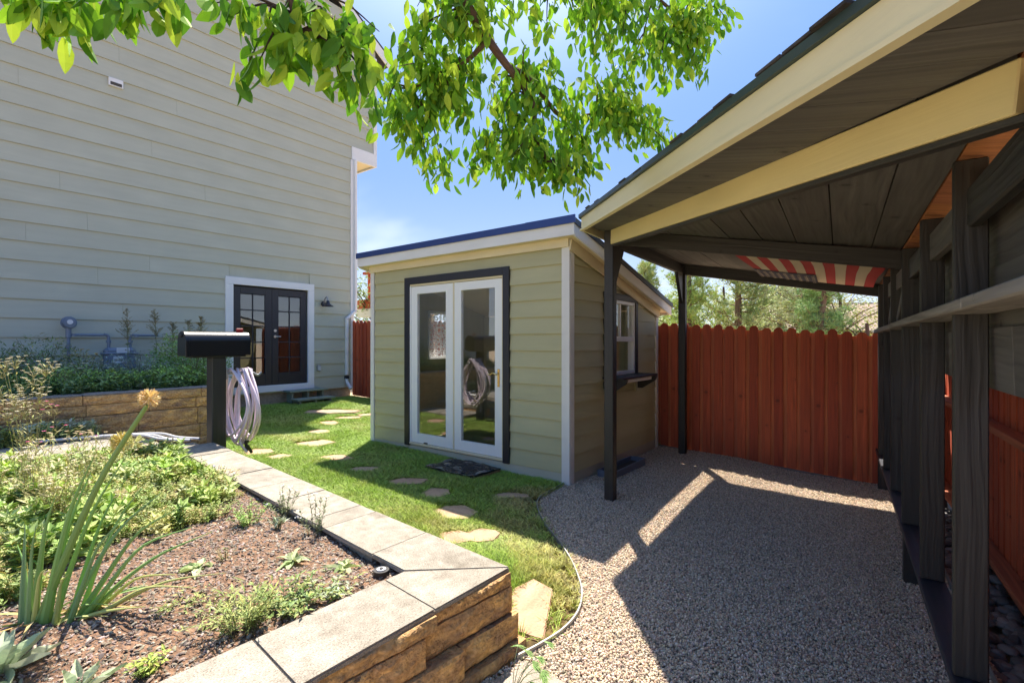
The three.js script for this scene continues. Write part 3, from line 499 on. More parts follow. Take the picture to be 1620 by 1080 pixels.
// ------------------------------------------------------------------ upper retaining wall by the house
{
  const t = thing('retaining_wall', 'long brown block retaining wall holding the upper flower bed', 'wall');
  const X = -7.0; let k = 60;
  const rows = [[.80, .1, .0, [.5, .62, .55, .6]], [.675, .122, .0, [.46, .6, .5, .58]], [.46, .212, .02, [.62, .5, .58]], [.3, .158, .04, [.55, .48, .6]], [.14, .158, .055, [.5, .6, .55]]];
  rows.forEach(([y, h, step, lens], ri) => {
    let z = -2.92 + (ri % 2) * .0, i = ri; while (z < 1.6) { const len = lens[i++ % lens.length] * (z < -2.9 ? .62 : 1); const cap = ri === 0; const m = part(cap ? 'cap_stone' : 'wall_block', roughBlock(len - .007, h - .003, .26, k++ % 19), M.block[Math.floor(rnd() * 3)], t); m.position.set(X - .13 + step, y + h / 2, z + len / 2); m.rotation.y = Math.PI / 2;
      if (cap) { const c = part('cap_top', box(len - .01, .02, .26, .006, k % 4), mat(.3, .29, .3, { map: concreteTint, roughness: .9 }), t); c.position.set(X - .135, y + h + .008, z + len / 2); c.rotation.y = Math.PI / 2; c.scale.set(1, 1, 1); } z += len; }
    const ux = -.938, uz = -.346; let q = .16; i = ri; while (q < 3.0) { const len = Math.min(lens[i++ % lens.length], 3.05 - q); const m = part('wall_block', roughBlock(len - .007, h - .003, .24, k++ % 19), M.block[Math.floor(rnd() * 3)], t); const w = q + len / 2; m.position.set(X + ux * w - .02, y + h / 2, -2.79 + uz * w); m.rotation.y = Math.atan2(.346, -.938); q += len; }
  });
struct('upper_bed_soil', slab([[-7.2, -2.75], [-7.2, 1.5], [-9.95, 1.5], [-9.95, -3.78]], () => .2, () => .86), M.soil);
}

// ================================================================== SHED
{
  const X0 = -5.81, X1 = -2.605, Z0 = -6.70, Z1 = -4.342, T = thing('garden_shed', 'sage green garden shed with white trim and lean-to roof', 'shed');
  const topY = z => 2.53 - (Z1 - z) * .25;
  const wl = (a) => part('wall', a, M.shedSiding[0], T), Wt = .09, DX0 = -5.0, DX1 = -3.44, DB = .17, DT = 2.237;
  const b = (x0, x1, y0, y1, z0, z1) => moved(box(x1 - x0, y1 - y0, z1 - z0, .001), (x0 + x1) / 2, (y0 + y1) / 2, (z0 + z1) / 2);
  wl(join([b(X0 + .01, DX0, .02, 2.5, Z1 - Wt, Z1 - .01), b(DX1, X1 - .01, .02, 2.5, Z1 - Wt, Z1 - .01), b(DX0, DX1, DT, 2.5, Z1 - Wt, Z1 - .01), b(DX0, DX1, .02, DB, Z1 - Wt, Z1 - .01)]));
  const WZ0 = -5.93, WZ1 = -5.15, WB = 1.1, WT = 1.99;
  const ss = (pts, holes = []) => { const s = new THREE.Shape(pts.map(p => new THREE.Vector2(...p))); for (const h of holes) s.holes.push(new THREE.Path(h.map(p => new THREE.Vector2(...p)))); const g = metric(new THREE.ExtrudeGeometry(s, { depth: .08, bevelEnabled: false })); g.rotateY(-Math.PI / 2); return g; };   // shape (z, y): extrude towards -x
  const sideShape = [[Z0 + .02, .02], [Z1 - .1, .02], [Z1 - .1, topY(Z1 - .1)], [Z0 + .02, topY(Z0 + .02)]];
  const g1 = ss(sideShape, [[[WZ0, WB], [WZ1, WB], [WZ1, WT], [WZ0, WT]]]); g1.translate(X1 - .01, 0, 0); wl(g1);
  const g2 = ss(sideShape, [[[-5.95, 1.22], [-5.31, 1.22], [-5.31, 1.98], [-5.95, 1.98]]]); g2.translate(X0 + .09, 0, 0); wl(g2);
  wl(b(X0 + .1, X1 - .1, .02, 1.93, Z0, Z0 + .08));
  bx('floor', X0 + .1, X1 - .1, .03, .12, Z0 + .09, Z1 - .1, wood(.16, .1, .06), T);
  // front siding
  const rowH = .1782, R0 = .156; let c = 0;
  const plank = (y0, y1, a0, a1, b0, b1, axis, face, sgn) => part('plank', lapPlank(y0, y1, a0, a1, b0, b1, axis, face, sgn, [.026, .006]), M.shedSiding[c++ % 3], T);
  for (let k = 0; k < 14; k++) { const y = R0 + k * rowH, y1 = Math.min(y + rowH + .02, 2.5); if (y > 2.46) break;
    if (y1 > 2.325 && y >= 2.28) plank(y, y1, X0 + .07, X1 - .07, X0 + .07, X1 - .07, 'x', Z1 - .008, 1); else { plank(y, y1, X0 + .07, DX0 - .08, X0 + .07, DX0 - .08, 'x', Z1 - .008, 1); plank(y, y1, DX1 + .075, X1 - .07, DX1 + .075, X1 - .07, 'x', Z1 - .008, 1); } }
  // right side siding, cut by the roof slope and round the window
  for (let k = 0; k < 14; k++) { const y = R0 + k * rowH, y1 = y + rowH + .02; const za = Z0 + .06, zb = Z1 - .06, lim = yy => Math.max(za, Z1 - (2.5 - yy) / .25); if (lim(y) > zb - .05) break;
    const e0 = lim(y), e1 = Math.min(lim(Math.min(y1, 2.49)), zb - .01);
    if (y1 > .98 && y < 2.03) { plank(y, y1, WZ1 + .05, zb, Math.max(WZ1 + .05, e1), zb, 'z', X1 - .008, 1); if (WZ0 - .05 - e0 > .05) plank(y, y1, e0, WZ0 - .05, Math.min(e1, WZ0 - .051), WZ0 - .05, 'z', X1 - .008, 1); }
    else plank(y, y1, e0, zb, e1, zb, 'z', X1 - .008, 1); }
  bx('skirt_board', X0 + .05, X1 - .06, .0, R0, Z1 - .008, Z1 + .012, M.shedSkirt, T); bx('skirt_board', X1 - .008, X1 + .012, .03, R0, Z0 + .03, Z1 - .06, M.shedSkirt, T); bx('skirt_board', X0 - .01, X0 + .009, .0, 1.2, Z0 + .03, Z1 - .085, M.shedSiding[1], T);
  // corner boards
  bx('corner_board', X1 - .075, X1 + .02, -.02, 2.53, Z1 - .006, Z1 + .02, M.white, T); bx('corner_board', X1 - .006, X1 + .022, -.02, 2.51, Z1 - .075, Z1 - .007, M.white, T);
  bx('corner_board', X0 - .02, X0 + .055, .02, 2.53, Z1 - .006, Z1 + .02, M.white, T); bx('corner_board', X1 - .006, X1 + .022, .0, 1.93, Z0 - .01, Z0 + .065, M.white, T); bx('corner_board', X0 - .022, X0 + .006, .0, 2.5, Z1 - .08, Z1 - .007, M.white, T);
  // frieze under the eaves
  bx('frieze_board', X0 - .018, X1 + .018, 2.455, 2.56, Z1 + .021, Z1 + .04, M.cream, T);
  { const f = timber('frieze_board', V(X1 + .035, topY(Z1 + .03) - .06, Z1 + .03), V(X1 + .035, topY(Z0) - .06, Z0 - .01), .02, .115, M.cream, T); }
  // roof: deck, soffit, fascias, metal edge
  const ry = z => 2.66 - (Z1 + .15 - z) * .25, RXL = X0 - .14, RXR = X1 + .15, ZF = Z1 + .15, ZB = Z0 - .17;
  const rp = [[RXL + .02, ZF - .02], [RXR - .02, ZF - .02], [RXR - .02, ZB + .02], [RXL + .02, ZB + .02]];
  part('roof_deck', slab(rp, (x, z) => ry(z) - .095, (x, z) => ry(z) - .0), M.cream, T);
  part('roofing', slab([[RXL - .01, ZF + .012], [RXR + .012, ZF + .012], [RXR + .012, ZB - .015], [RXL - .01, ZB - .015]], (x, z) => ry(z) + .004, (x, z) => ry(z) + .03), M.shingle[0], T);
  const sl = (name, m, x0, x1, z0, z1, lo, hi) => part(name, slab([[x0, z0], [x1, z0], [x1, z1], [x0, z1]], (x, z) => ry(z) + lo, (x, z) => ry(z) + hi), m, T);
  part('fascia', slab([[RXL, ZF], [RXR, ZF], [RXR, ZF - .02], [RXL, ZF - .02]], () => 2.54, () => 2.658), M.white, T);
  sl('fascia', M.white, RXR - .02, RXR, ZF - .021, ZB, -.125, .0); sl('fascia', M.white, RXL, RXL + .02, ZF - .021, ZB, -.125, .0);
  part('fascia', slab([[RXL + .021, ZB], [RXR - .021, ZB], [RXR - .021, ZB + .02], [RXL + .021, ZB + .02]], () => 1.87, () => 1.985), M.white, T);
  const cutX = -3.03; part('metal_edge', slab([[RXL - .013, ZF + .016], [cutX, ZF + .016], [cutX, ZF + .004], [RXL - .013, ZF + .004]], () => 2.655, () => 2.73), M.navyMetal, T); part('metal_edge', slab([[cutX - .0, ZF + .02], [RXR + .018, ZF + .02], [RXR + .018, ZF + .005], [cutX, ZF + .005]], () => 2.653, () => 2.732), M.navyMetal, T);
  sl('metal_edge', M.navyTrim, RXR + .003, RXR + .017, ZF + .004, ZB - .016, -.012, .045);
  // doors
  for (const [x0, x1, y0, y1] of [[-5.092, -5.0, .15, 2.33], [-3.44, -3.35, .15, 2.33], [-4.999, -3.441, 2.24, 2.33]]) bx('door_trim', x0, x1, y0, y1, Z1 + .005, Z1 + .036, M.navyTrim, T);
  bx('door_frame', -4.999, -3.441, .168, .195, Z1 - .08, Z1 + .03, M.cream, T); bx('door_frame', -4.999, -3.441, 2.215, 2.239, Z1 - .08, Z1 + .022, M.cream, T); bx('door_frame', -4.999, -4.98, .195, 2.215, Z1 - .08, Z1 + .022, M.vinyl, T); bx('door_frame', -3.46, -3.441, .195, 2.215, Z1 - .08, Z1 + .022, M.cream, T); bx('door_frame', -4.228, -4.204, .195, 2.215, Z1 - .07, Z1 + .012, M.cream, T);
  for (const [a, e, g0, g1] of [[-4.978, -4.23, -4.868, -4.349], [-4.202, -3.462, -4.094, -3.569]]) {
    const fr = [b(a, g0, .2, 2.21, -.022, .022), b(g1, e, .2, 2.21, -.022, .022), b(g0, g1, .2, .316, -.021, .021), b(g0, g1, 2.112, 2.21, -.021, .021)], d = part('glazed_door', join(fr), M.vinyl, T); d.position.z = Z1 - .012;
    bx('pane', g0, g1, .316, 2.112, -.004, .004, M.glass, d, .0005);
    if (a > -4.3) { part('handle', join([moved(box(.032, .2, .008, .006), -3.512, 1.09, .027), moved(new THREE.CylinderGeometry(.008, .008, .05, 10), -3.512, 1.13, .045, 0, Math.PI / 2), stemGeo([V(-3.512, 1.13, .068), V(-3.56, 1.145, .07), V(-3.6, 1.125, .07), V(-3.63, 1.135, .07)], .009, .007, 8)]), M.brass, d); }
    else part('drip_latch', box(.06, .012, .02), M.blackPlastic, d).position.set(-4.7, .21, .03);
  }
  // lace curtain on the window of the left wall
  { const N = 256, dta = new Uint8Array(N * N * 4); for (let j = 0; j < N; j++) for (let i = 0; i < N; i++) { const u = i / N * 7, v = j / N * 10, du = u % 1 - .5, dv = v % 1 - .5, r = Math.hypot(du, dv), n = perlin.noise(u * 2.2, v * 2.2, 1); const on = Math.abs(r - .33) < .1 || r < .1 || n > .16 || j > N * .97 || j < N * .03; const k = (j * N + i) * 4; dta[k] = dta[k + 1] = dta[k + 2] = on ? 235 : 40; dta[k + 3] = 255; }
    const lt = new THREE.DataTexture(dta, N, N); lt.magFilter = THREE.LinearFilter; lt.needsUpdate = true;
    const g = new THREE.PlaneGeometry(.66, .74, 24, 1), p = g.attributes.position; for (let i = 0; i < p.count; i++) p.setZ(i, .014 * Math.sin(p.getX(i) * 38));
    const cm = part('lace_curtain', g, new THREE.MeshPhysicalMaterial({ color: 0xf2f4f2, alphaMap: lt, transparent: true, transmission: .5, thickness: 0, roughness: 1, side: THREE.DoubleSide }), T); cm.position.set(X0 + .14, 1.6, -5.63); cm.rotation.y = Math.PI / 2;
    const fz = (z0, z1, y0, y1) => bx('window_frame', X0 - .02, X0 + .11, y0, y1, z0, z1, M.vinyl, T); fz(-5.949, -5.311, 1.94, 1.979); fz(-5.949, -5.311, 1.221, 1.26); fz(-5.949, -5.91, 1.261, 1.939); fz(-5.35, -5.311, 1.261, 1.939); bx('pane', X0 + .02, X0 + .026, 1.26, 1.94, -5.91, -5.35, M.glass, T, .0005); }
  // side window
  const tz = (y0, y1, z0, z1) => bx('window_trim', X1 + .002, X1 + .034, y0, y1, z0, z1, M.blackWood[2], T);
  tz(1.99, 2.065, WZ0 - .065, WZ1 + .066); tz(.96, 1.989, WZ1, WZ1 + .066); tz(1.08, 1.989, WZ0 - .065, WZ0);
  const w = (y0, y1, z0, z1, x = 0) => bx('window_frame', X1 - .06 + x, X1 + .02 + x, y0, y1, z0, z1, M.vinyl, T); w(1.95, 1.989, WZ0 + .001, WZ1 - .001); w(1.101, 1.14, WZ0 + .001, WZ1 - .001); w(1.141, 1.949, WZ0 + .001, WZ0 + .04); w(1.141, 1.949, WZ1 - .04, WZ1 - .001); w(1.5, 1.56, WZ0 + .041, WZ1 - .041, -.005); bx('window_frame', X1 - .03, X1 + .0, 1.561, 1.949, -5.565, -5.535, M.vinyl, T);
  bx('pane', X1 - .025, X1 - .019, 1.14, 1.5, WZ0 + .04, WZ1 - .04, M.glass, T, .0005); bx('pane', X1 - .02, X1 - .014, 1.561, 1.949, WZ0 + .04, -5.566, M.glass, T, .0005); bx('pane', X1 - .02, X1 - .014, 1.561, 1.949, -5.534, WZ1 - .04, M.glass, T, .0005);
  // window shelf
  bx('window_shelf', X1 + .0, X1 + .27, 1.075, 1.1, WZ0 - .12, WZ1 + .1, M.navyTrim, T);
  for (const z of [WZ0 - .06, WZ1 + .03]) { const s = new THREE.Shape([[0, 0], [.25, 0], [.23, -.05], [.06, -.16], [0, -.16]].map(p => new THREE.Vector2(...p))); const br = part('shelf_bracket', metric(new THREE.ExtrudeGeometry(s, { depth: .04, bevelEnabled: false })), M.blackWood[0], T); br.position.set(X1 + .036, 1.074, z - .02); }
  bx('shelf_rail', X1 + .2, X1 + .225, 1.03, 1.074, WZ0 - .03, WZ1 + .0, M.white, T);
  // inside
  bx('work_table', -4.2, -2.9, .75, .8, Z0 + .1, -6.1, wood(.2, .13, .08), T);
}
{ const t = thing('rubber_doormat', 'wet black rubber doormat on a board before the shed', 'doormat', [...(() => { const [x, z] = [-3.78, -4.02]; return [x, ground(x, z), z]; })()], .02);
  const mm = mat(.02, .021, .024, { roughness: .07 }); part('board', box(.74, .03, .44, .005), wood(.34, .2, .12), t).position.set(0, .03, 0);
  const g = new THREE.PlaneGeometry(.74, .46, 40, 26).rotateX(-Math.PI / 2), p = g.attributes.position; for (let i = 0; i < p.count; i++) p.setY(i,   .022 * perlin.noise(p.getX(i) * 7, p.getZ(i) * 7, 2) + .006 * perlin.noise(p.getX(i) * 22, p.getZ(i) * 22, 4)); g.computeVertexNormals();
  part('mat_top', g, mm, t).position.set(0, .062, .0); part('mat_edge', box(.735, .012, .455, .003), M.blackPlastic, t).position.set(0, .048, 0);
  const ribs = []; for (let i = 0; i < 11; i++) ribs.push(moved(box(.64, .005, .01, .002), 0, 0, -.18 + i * .036)); part('rib', join(ribs), M.blackPlastic, t).position.set(.02, .066, 0); }
{ const t = thing('boot_tray', 'long grey tray on the gravel along the shed wall', 'tray', [-2.44, ground(-2.44, -5.3), -5.25]); bx('rim', -.1, -.085, 0, .09, -.42, .42, M.meter, t); bx('rim', .085, .1, 0, .09, -.42, .42, M.meter, t); bx('rim', -.084, .084, 0, .09, .405, .42, M.meter, t); bx('rim', -.084, .084, 0, .09, -.42, -.405, M.meter, t); bx('base', -.084, .084, .002, .04, -.404, .404, M.dark, t); }

// ================================================================== FENCES (lot frame)
function dogEar(w, h, t) { const k = .028, s = new THREE.Shape([[-w / 2, 0], [w / 2, 0], [w / 2, h - k], [w / 2 - k, h], [-w / 2 + k, h], [-w / 2, h - k]].map(p => new THREE.Vector2(...p))); const g = new THREE.ExtrudeGeometry(s, { depth: t, bevelEnabled: false }); g.translate(0, 0, -t / 2); return metric(g, [rnd() * 3, rnd()]); }
const picketFront = [0, 1, 2].map(i => dogEar(.099, 1.72 + i * .006, .018)), picketRear = [0, 1].map(i => dogEar(.12, 1.69 - i * .01, .016));
function fence(name, label, e0, e1, d, rot, topAt, facing) {
  const t = thing(name, label, 'fence', [0, 0, 0], LOT); let i = 0;
  const put = (g, m, u, off, y) => { const q = part('picket', g, m, t); if (rot) { q.position.set(d + off, y, -u); q.rotation.y = -Math.PI / 2; } else { q.position.set(u, y, -d + off); } q.rotation.z = rr(-.004, .004); };
  for (let u = e0; u < e1; u += .1415, i++) { const y = topAt(u) - 1.72; put(picketFront[i % 3], pick(M.redFence), u, (rot ? -1 : 1) * .014, y + rr(-.006, .006)); put(picketRear[i % 2], pick(M.redPale), u + .0707, (rot ? 1 : -1) * .012, y - .012); }
  return t;
}
const backTop = e => 1.77 - (e + 2.16) * .0692;
{ const t = fence('board_fence', 'red stained board fence behind the gravel yard', -2.9, .95, 6.98, false, backTop); 
  for (const y of [.3, 1.45]) timber('rail', V(-2.9, backTop(-2.9) - 1.72 + y, -7.03), V(.95, backTop(.95) - 1.72 + y, -7.03), .04, .09, M.redBack, t);
  timber('kick_board', V(-2.5, backTop(-2.5) - 1.735, -6.935), V(.34, backTop(.34) - 1.735, -6.935), .03, .05, M.weathered, t); }
{ const t = fence('side_fence', 'red stained board fence running behind the open shelter wall', -.2, 6.95, .93, true, () => 1.6);
  for (const y of [.06, .93]) timber('rail', V(.86, y, .1), V(.86, y, -6.95), .09, .045, M.redBack, t); }
{ // fence panel between the house and the shed
  const t = thing('corner_fence', 'red board fence between the house corner and the shed', 'fence'); let i = 0;
  for (let x = -9.9; x < -5.7; x += .1415, i++) { const p = part('picket', picketFront[i % 3], pick(M.redFence), t); p.position.set(x, .26 - (x + 9.9) * .03, -6.9 + .014); const q = part('picket', picketRear[i % 2], pick(M.redFence), t); q.position.set(x + .07, .25 - (x + 9.9) * .03, -6.91); } }

// ================================================================== OPEN SHELTER ON THE RIGHT (lot frame, x = e, z = -d)
{
  const T = thing('garden_shelter', 'open sided dark timber shelter with plank ceiling and cream fascia', 'shelter', [0, 0, 0], LOT);
  const gy = (e, d) => { const [x, z] = L(e, d); return ground(x, z); };
  const H = (e, d) => 2.525 - (e + 1.78) * (.165 + .025 * Math.max(0, Math.min(1, (d - 1.6) / 2.4)));    // underside of the boards
  const Hz = (x, z) => H(x, -z);
  const P1 = [-1.777, 4.34], P2 = [-1.74, 6.72];
  for (const [e, d] of [P1, P2]) bx('post', e - .045, e + .045, gy(e, d) - .05, H(e, d) - .004, -d - .045, -d + .045, M.blackWood[0], T, .006);
  // diagonal lines of the front: beam and fascia
  const beamD = e => 4.34 - (e + 1.777) * 1.27, fasD = e => 4.07 - (e + 1.908) * 1.327;
  const up = (e, d, y) => V(e, y, -d);
  // cream beam
  { const a = up(-1.73, beamD(-1.73), H(-1.73, 4.3) - .064), b = up(.36, beamD(.36), H(.36, 1.65) - .075); timber('beam', a, b, .04, .128, M.beamYellow, T); timber('beam_strip', a.clone().add(V(.02, -.075, 0)), b.clone().add(V(.02, -.075, 0)), .05, .02, M.blackWood[2], T); }
  for (const y of [0, .035, .07]) part('bolt', new THREE.SphereGeometry(.006, 8, 6), M.nickel, T).position.set(-1.742, 2.43 + y, -4.286);
  // black beams
  const rafter = (d, e0, e1, w = .04, h = .125) => timber('rafter', up(e0, d, H(e0, d) - .064), up(e1, d, H(e1, d) - .064), w, h, M.blackWood[1], T);
  rafter(4.3, -1.73, .36); timber('ledger', up(-1.73, 4.36, H(-1.73, 4.3) - .026), up(.33, 4.36, H(.33, 4.3) - .026), .08, .045, M.blackWood[2], T); rafter(6.72, -1.695, .36, .06, .135);
  timber('beam', up(-1.777, 4.386, H(-1.777, 4.4) - .068), up(-1.742, 6.674, H(-1.74, 6.7) - .068), .05, .13, M.blackWood[0], T);
  // knee braces
  const knee = (e, d, s) => { const sh = new THREE.Shape([[0, 0], [.24, 0], [.24, -.03], [.05, -.34], [0, -.38]].map(p => new THREE.Vector2(p[0], p[1]))); const g = metric(new THREE.ExtrudeGeometry(sh, { depth: .04, bevelEnabled: false })); const m = part('knee_brace', g, M.blackWood[0], T); m.position.set(e - .02 * s, H(e, d) - .133, -d); m.rotation.y = s * Math.PI / 2; };
  knee(-1.777, 4.386, 1); knee(-1.742, 6.674, -1);
  // ceiling boards along d
  const e0 = -1.9, bw = .232; let i = 0;
  for (let e = e0; e < .36; e += bw, i++) { const a = e + .003, b = Math.min(e + bw - .003, .355), n = Math.min(...[a, b].map(q => beamD(q)));
    const cuts = [null, i % 3 === 1 ? 5.1 + (i % 2) * .5 : null].filter(v => v); let lo = [[a, beamD(a) + .03], [b, beamD(b) + .03]], far = 6.9;
    const pieces = cuts.length && cuts[0] > Math.max(lo[0][1], lo[1][1]) + .3 ? [[lo, [[a, cuts[0] - .003], [b, cuts[0] - .003]]], [[[a, cuts[0] + .003], [b, cuts[0] + .003]], [[a, far], [b, far]]]] : [[lo, [[a, far], [b, far]]]];
    for (const [s, f] of pieces) { const k = rr(-.002, .002); part('ceiling_board', slab([s[0], s[1], f[1], f[0]].map(([p, q]) => [p, -q]), (x, z) => Hz(x, z) + k, (x, z) => Hz(x, z) + .019), M.greyBoard[Math.floor(rnd() * 3)], T); } }
  // unpainted boards past the wall
  for (let d = .4; d < 6.9; d += .19) part('overhang_board', slab([[.362, -d], [.95, -d], [.95, -(d + .186)], [.362, -(d + .186)]], (x, z) => Hz(x, z) + .012, (x, z) => Hz(x, z) + .03), M.rawWood[Math.floor(rnd() * 2)], T);
  // overhang between the cream beam and the fascia, boards across
  { const eOf = (d, k) => k ? -1.908 - (d - 4.07) / 1.327 : -1.777 - (d - 4.34) / 1.27; let d = 4.06, q = 0;
    while (d > -.2) { const w = [.3, .17, .17, .19, .36, .22][q++ % 6], a = d, b = d - w + .005; const pl = [[Math.max(-1.9, eOf(a, 1) + .0), -a], [Math.min(.95, eOf(a, 0) - .02), -a], [Math.min(.95, eOf(b, 0) - .02), -b], [Math.min(.94, eOf(b, 1)), -b]]; part('soffit_board', slab(pl, (x, z) => Hz(x, z) - .001, (x, z) => Hz(x, z) + .019), M.greyBoard[q % 3], T); d -= w; }
    part('soffit_board', slab([[-1.9, -4.063], [-1.57, -4.063], [-1.8, -4.36], [-1.9, -4.36]], (x, z) => Hz(x, z) - .001, (x, z) => Hz(x, z) + .019), M.greyBoard[0], T); }
  // fascias and roof edge
  const F0 = [-1.925, 4.075], F1 = [1.0, fasD(1.0)];
  const strip = (a, b, w, lo, hi, name, m) => { const dx = b[0] - a[0], dd = b[1] - a[1], l = Math.hypot(dx, dd), nx = dd / l * w, nd = -dx / l * w; return part(name, slab([[a[0], -a[1]], [b[0], -b[1]], [b[0] + nx, -(b[1] + nd)], [a[0] + nx, -(a[1] + nd)]], (x, z) => Hz(x, z) + lo, (x, z) => Hz(x, z) + hi), m, T); };
  strip(F0, F1, .02, -.055, .052, 'fascia', M.fascia); strip([F0[0] - .004, F0[1] - .005], [F1[0], F1[1]], .03, -.066, -.05, 'fascia_bead', M.fascia);
  strip([F0[0] - .012, F0[1] + .02], [F1[0] + .02, F1[1]], .045, .0535, .083, 'drip_edge', M.drip);
  part('fascia', slab([[-1.945, -4.08], [-1.925, -4.08], [-1.925, -6.9], [-1.945, -6.9]], (x, z) => Hz(-1.92, z) - .055, (x, z) => Hz(-1.92, z) + .052), M.fascia, T);
  part('drip_edge', slab([[-1.965, -4.06], [-1.93, -4.06], [-1.93, -6.95], [-1.965, -6.95]], (x, z) => Hz(-1.92, z) + .054, (x, z) => Hz(-1.92, z) + .084), M.drip, T);
  // roofing felt and shingle tabs
  part('roofing', slab([[-1.95, -4.09], [.98, -fasD(.98) - .02], [.98, -6.92], [-1.95, -6.92]], (x, z) => Hz(x, z) + .036, (x, z) => Hz(x, z) + .06), M.shingle[0], T);
  { const n = 34; for (let j = 0; j < n; j++) { const t0 = j / n, t1 = (j + 1) / n - .002, q = t => [F0[0] + (F1[0] - F0[0]) * t - .02, F0[1] + (F1[1] - F0[1]) * t - .02]; const a = q(t0), b = q(t1), lift = rr(0, .008), ov = rr(-.012, .022);
      const nx = .8, nd = .6; part('shingle', slab([[a[0] - nx * ov, -(a[1] - nd * ov)], [b[0] - nx * ov, -(b[1] - nd * ov)], [b[0] + .2, -(b[1] + .16)], [a[0] + .2, -(a[1] + .16)]], (x, z) => Hz(x, z) + .085 + lift, (x, z) => Hz(x, z) + .094 + lift), pick(M.shingle), T); }
    for (let j = 0; j < 12; j++) { const d = 4.1 + j * .235; part('shingle', slab([[-1.98, -d], [-1.75, -d], [-1.75, -(d + .232)], [-1.98, -(d + .232)]], (x, z) => Hz(Math.max(x, -1.95), z) + .086, (x, z) => Hz(Math.max(x, -1.95), z) + .096 + rr(0, .004)), pick(M.shingle), T); } }
  // the open wall: studs, sill, shelf, siding
  const studs = [.62, 1.5, 2.38, 3.26, 4.16, 5.04, 5.85, 6.5];
  studs.forEach((d, k) => { bx('stud', .34, .435, .301, H(.39, d) - .002 - (k % 2) * .01, -d - .019, -d + .019, M.blackWood[k % 3], T, .005); });
  for (const d of [.9, 4.12, 6.72]) bx('wall_post', .345, .434, gy(.39, d) - .1, d > 6 ? H(.39, d) : .262, -d - .045 - (d < 6 ? .02 : 0), -d + .045 - (d < 6 ? .02 : 0), M.blackWood[1], T, .006);
  for (const [a, b] of [[-.2, 2.0], [2.003, 4.6], [4.603, 6.9]]) { bx('sill', .332, .44, .263, .3, -b, -a, M.blueWood, T, .004); bx('shelf', .305, .443, 1.597 - (a > 4 ? .004 : 0), 1.634 - (a > 4 ? .004 : 0), -b, -a, M.shelfWood, T, .005); }
  for (let k = 0; k < studs.length - 1; k++) { const a = studs[k] + .021, b = studs[k + 1] - .021; bx('blocking', .375, .415, 1.905, 2.04, -b, -a, k % 2 ? M.blackWood[2] : M.greyBoard[0], T, .006); }
  for (const [d0, d1] of [[4.22, 5.0], [5.1, 5.82]]) timber('wall_brace', up(.40, d1, 1.66), up(.40, d0, 2.02), .05, .07, M.greyBoard[2], T);
  { const rows = [[1.33, 1.55, .0], [1.47, 1.76, .012], [1.72, 1.99, .024], [1.955, 2.1, .036]]; rows.forEach(([y0, y1, o], r) => { let d = -.3 - r * .4; while (d < 6.9) { const len = 2.45, a = Math.max(d, -.3), b = Math.min(d + len, 6.92); const m = bx('siding_board', -.008, .008, 0, y1 - y0, -b + .002, -a - .002, M.greyBoard[(r + Math.floor(d)) % 3 < 0 ? 0 : (r + Math.floor(d)) % 3], T, .003); m.position.x = .458 + o * .55; m.position.y = (y0 + y1) / 2; m.rotation.z = .03; d += len; } }); }
}
{ // flag pinned flat under the ceiling
  const t = thing('striped_flag', 'red and cream striped flag pinned flat under shelter ceiling', 'flag', [0, 0, 0], LOT);
  const H = (e, d) => 2.525 - (e + 1.78) * .19, wv = (x, z) => .012 * Math.sin(x * 5 + z * 3) * Math.max(0, 1 - Math.abs(z + 5.5) * .6);
  const strip = (x0, x1, z0, z1, lift, m, nm) => { const g = new THREE.PlaneGeometry(x1 - x0, z1 - z0, 6, 18).rotateX(-Math.PI / 2), p = g.attributes.position; for (let i = 0; i < p.count; i++) { const x = p.getX(i) + (x0 + x1) / 2, z = p.getZ(i) + (z0 + z1) / 2; p.setXYZ(i, x, H(x, -z) - .045 - lift + wv(x, z) - .018 * Math.sin((z + 5.1) * 2.3) , z); } g.computeVertexNormals(); return part(nm, g, m, t); };
  const red = mat(.55, .03, .035, { roughness: .9, side: THREE.DoubleSide }), cream = mat(.75, .66, .48, { roughness: .9, side: THREE.DoubleSide }), dk = mat(.03, .035, .08, { roughness: .9, side: THREE.DoubleSide });
  const E0 = -.80, w = .0845; for (let i = 0; i < 13; i++) strip(E0 + i * w, E0 + (i + 1) * w - .0005, -6.6, -4.75, 0, i % 2 ? cream : red, i % 2 ? 'cream_stripe' : 'red_stripe');
  const can = strip(E0 - .002, E0 + 7 * w, -6.605, -6.02, .006, dk, 'canton');
  const star = new THREE.Shape(); for (let i = 0; i < 10; i++) { const a = i / 10 * 6.283, r = i % 2 ? .011 : .027; star[i ? 'lineTo' : 'moveTo'](Math.cos(a) * r, Math.sin(a) * r); } const sg = new THREE.ShapeGeometry(star).rotateX(Math.PI / 2);
  for (let r = 0; r < 9; r++) for (let c = 0; c < (r % 2 ? 5 : 6); c++) { const x = E0 + .035 + r * .066, z = -6.56 + c * .095 + (r % 2 ? .047 : 0); const s = part('star', sg, cream, can); s.position.set(x, H(x, -z) - .059 + wv(x, z) - .018 * Math.sin((z + 5.1) * 2.3), z); }
}

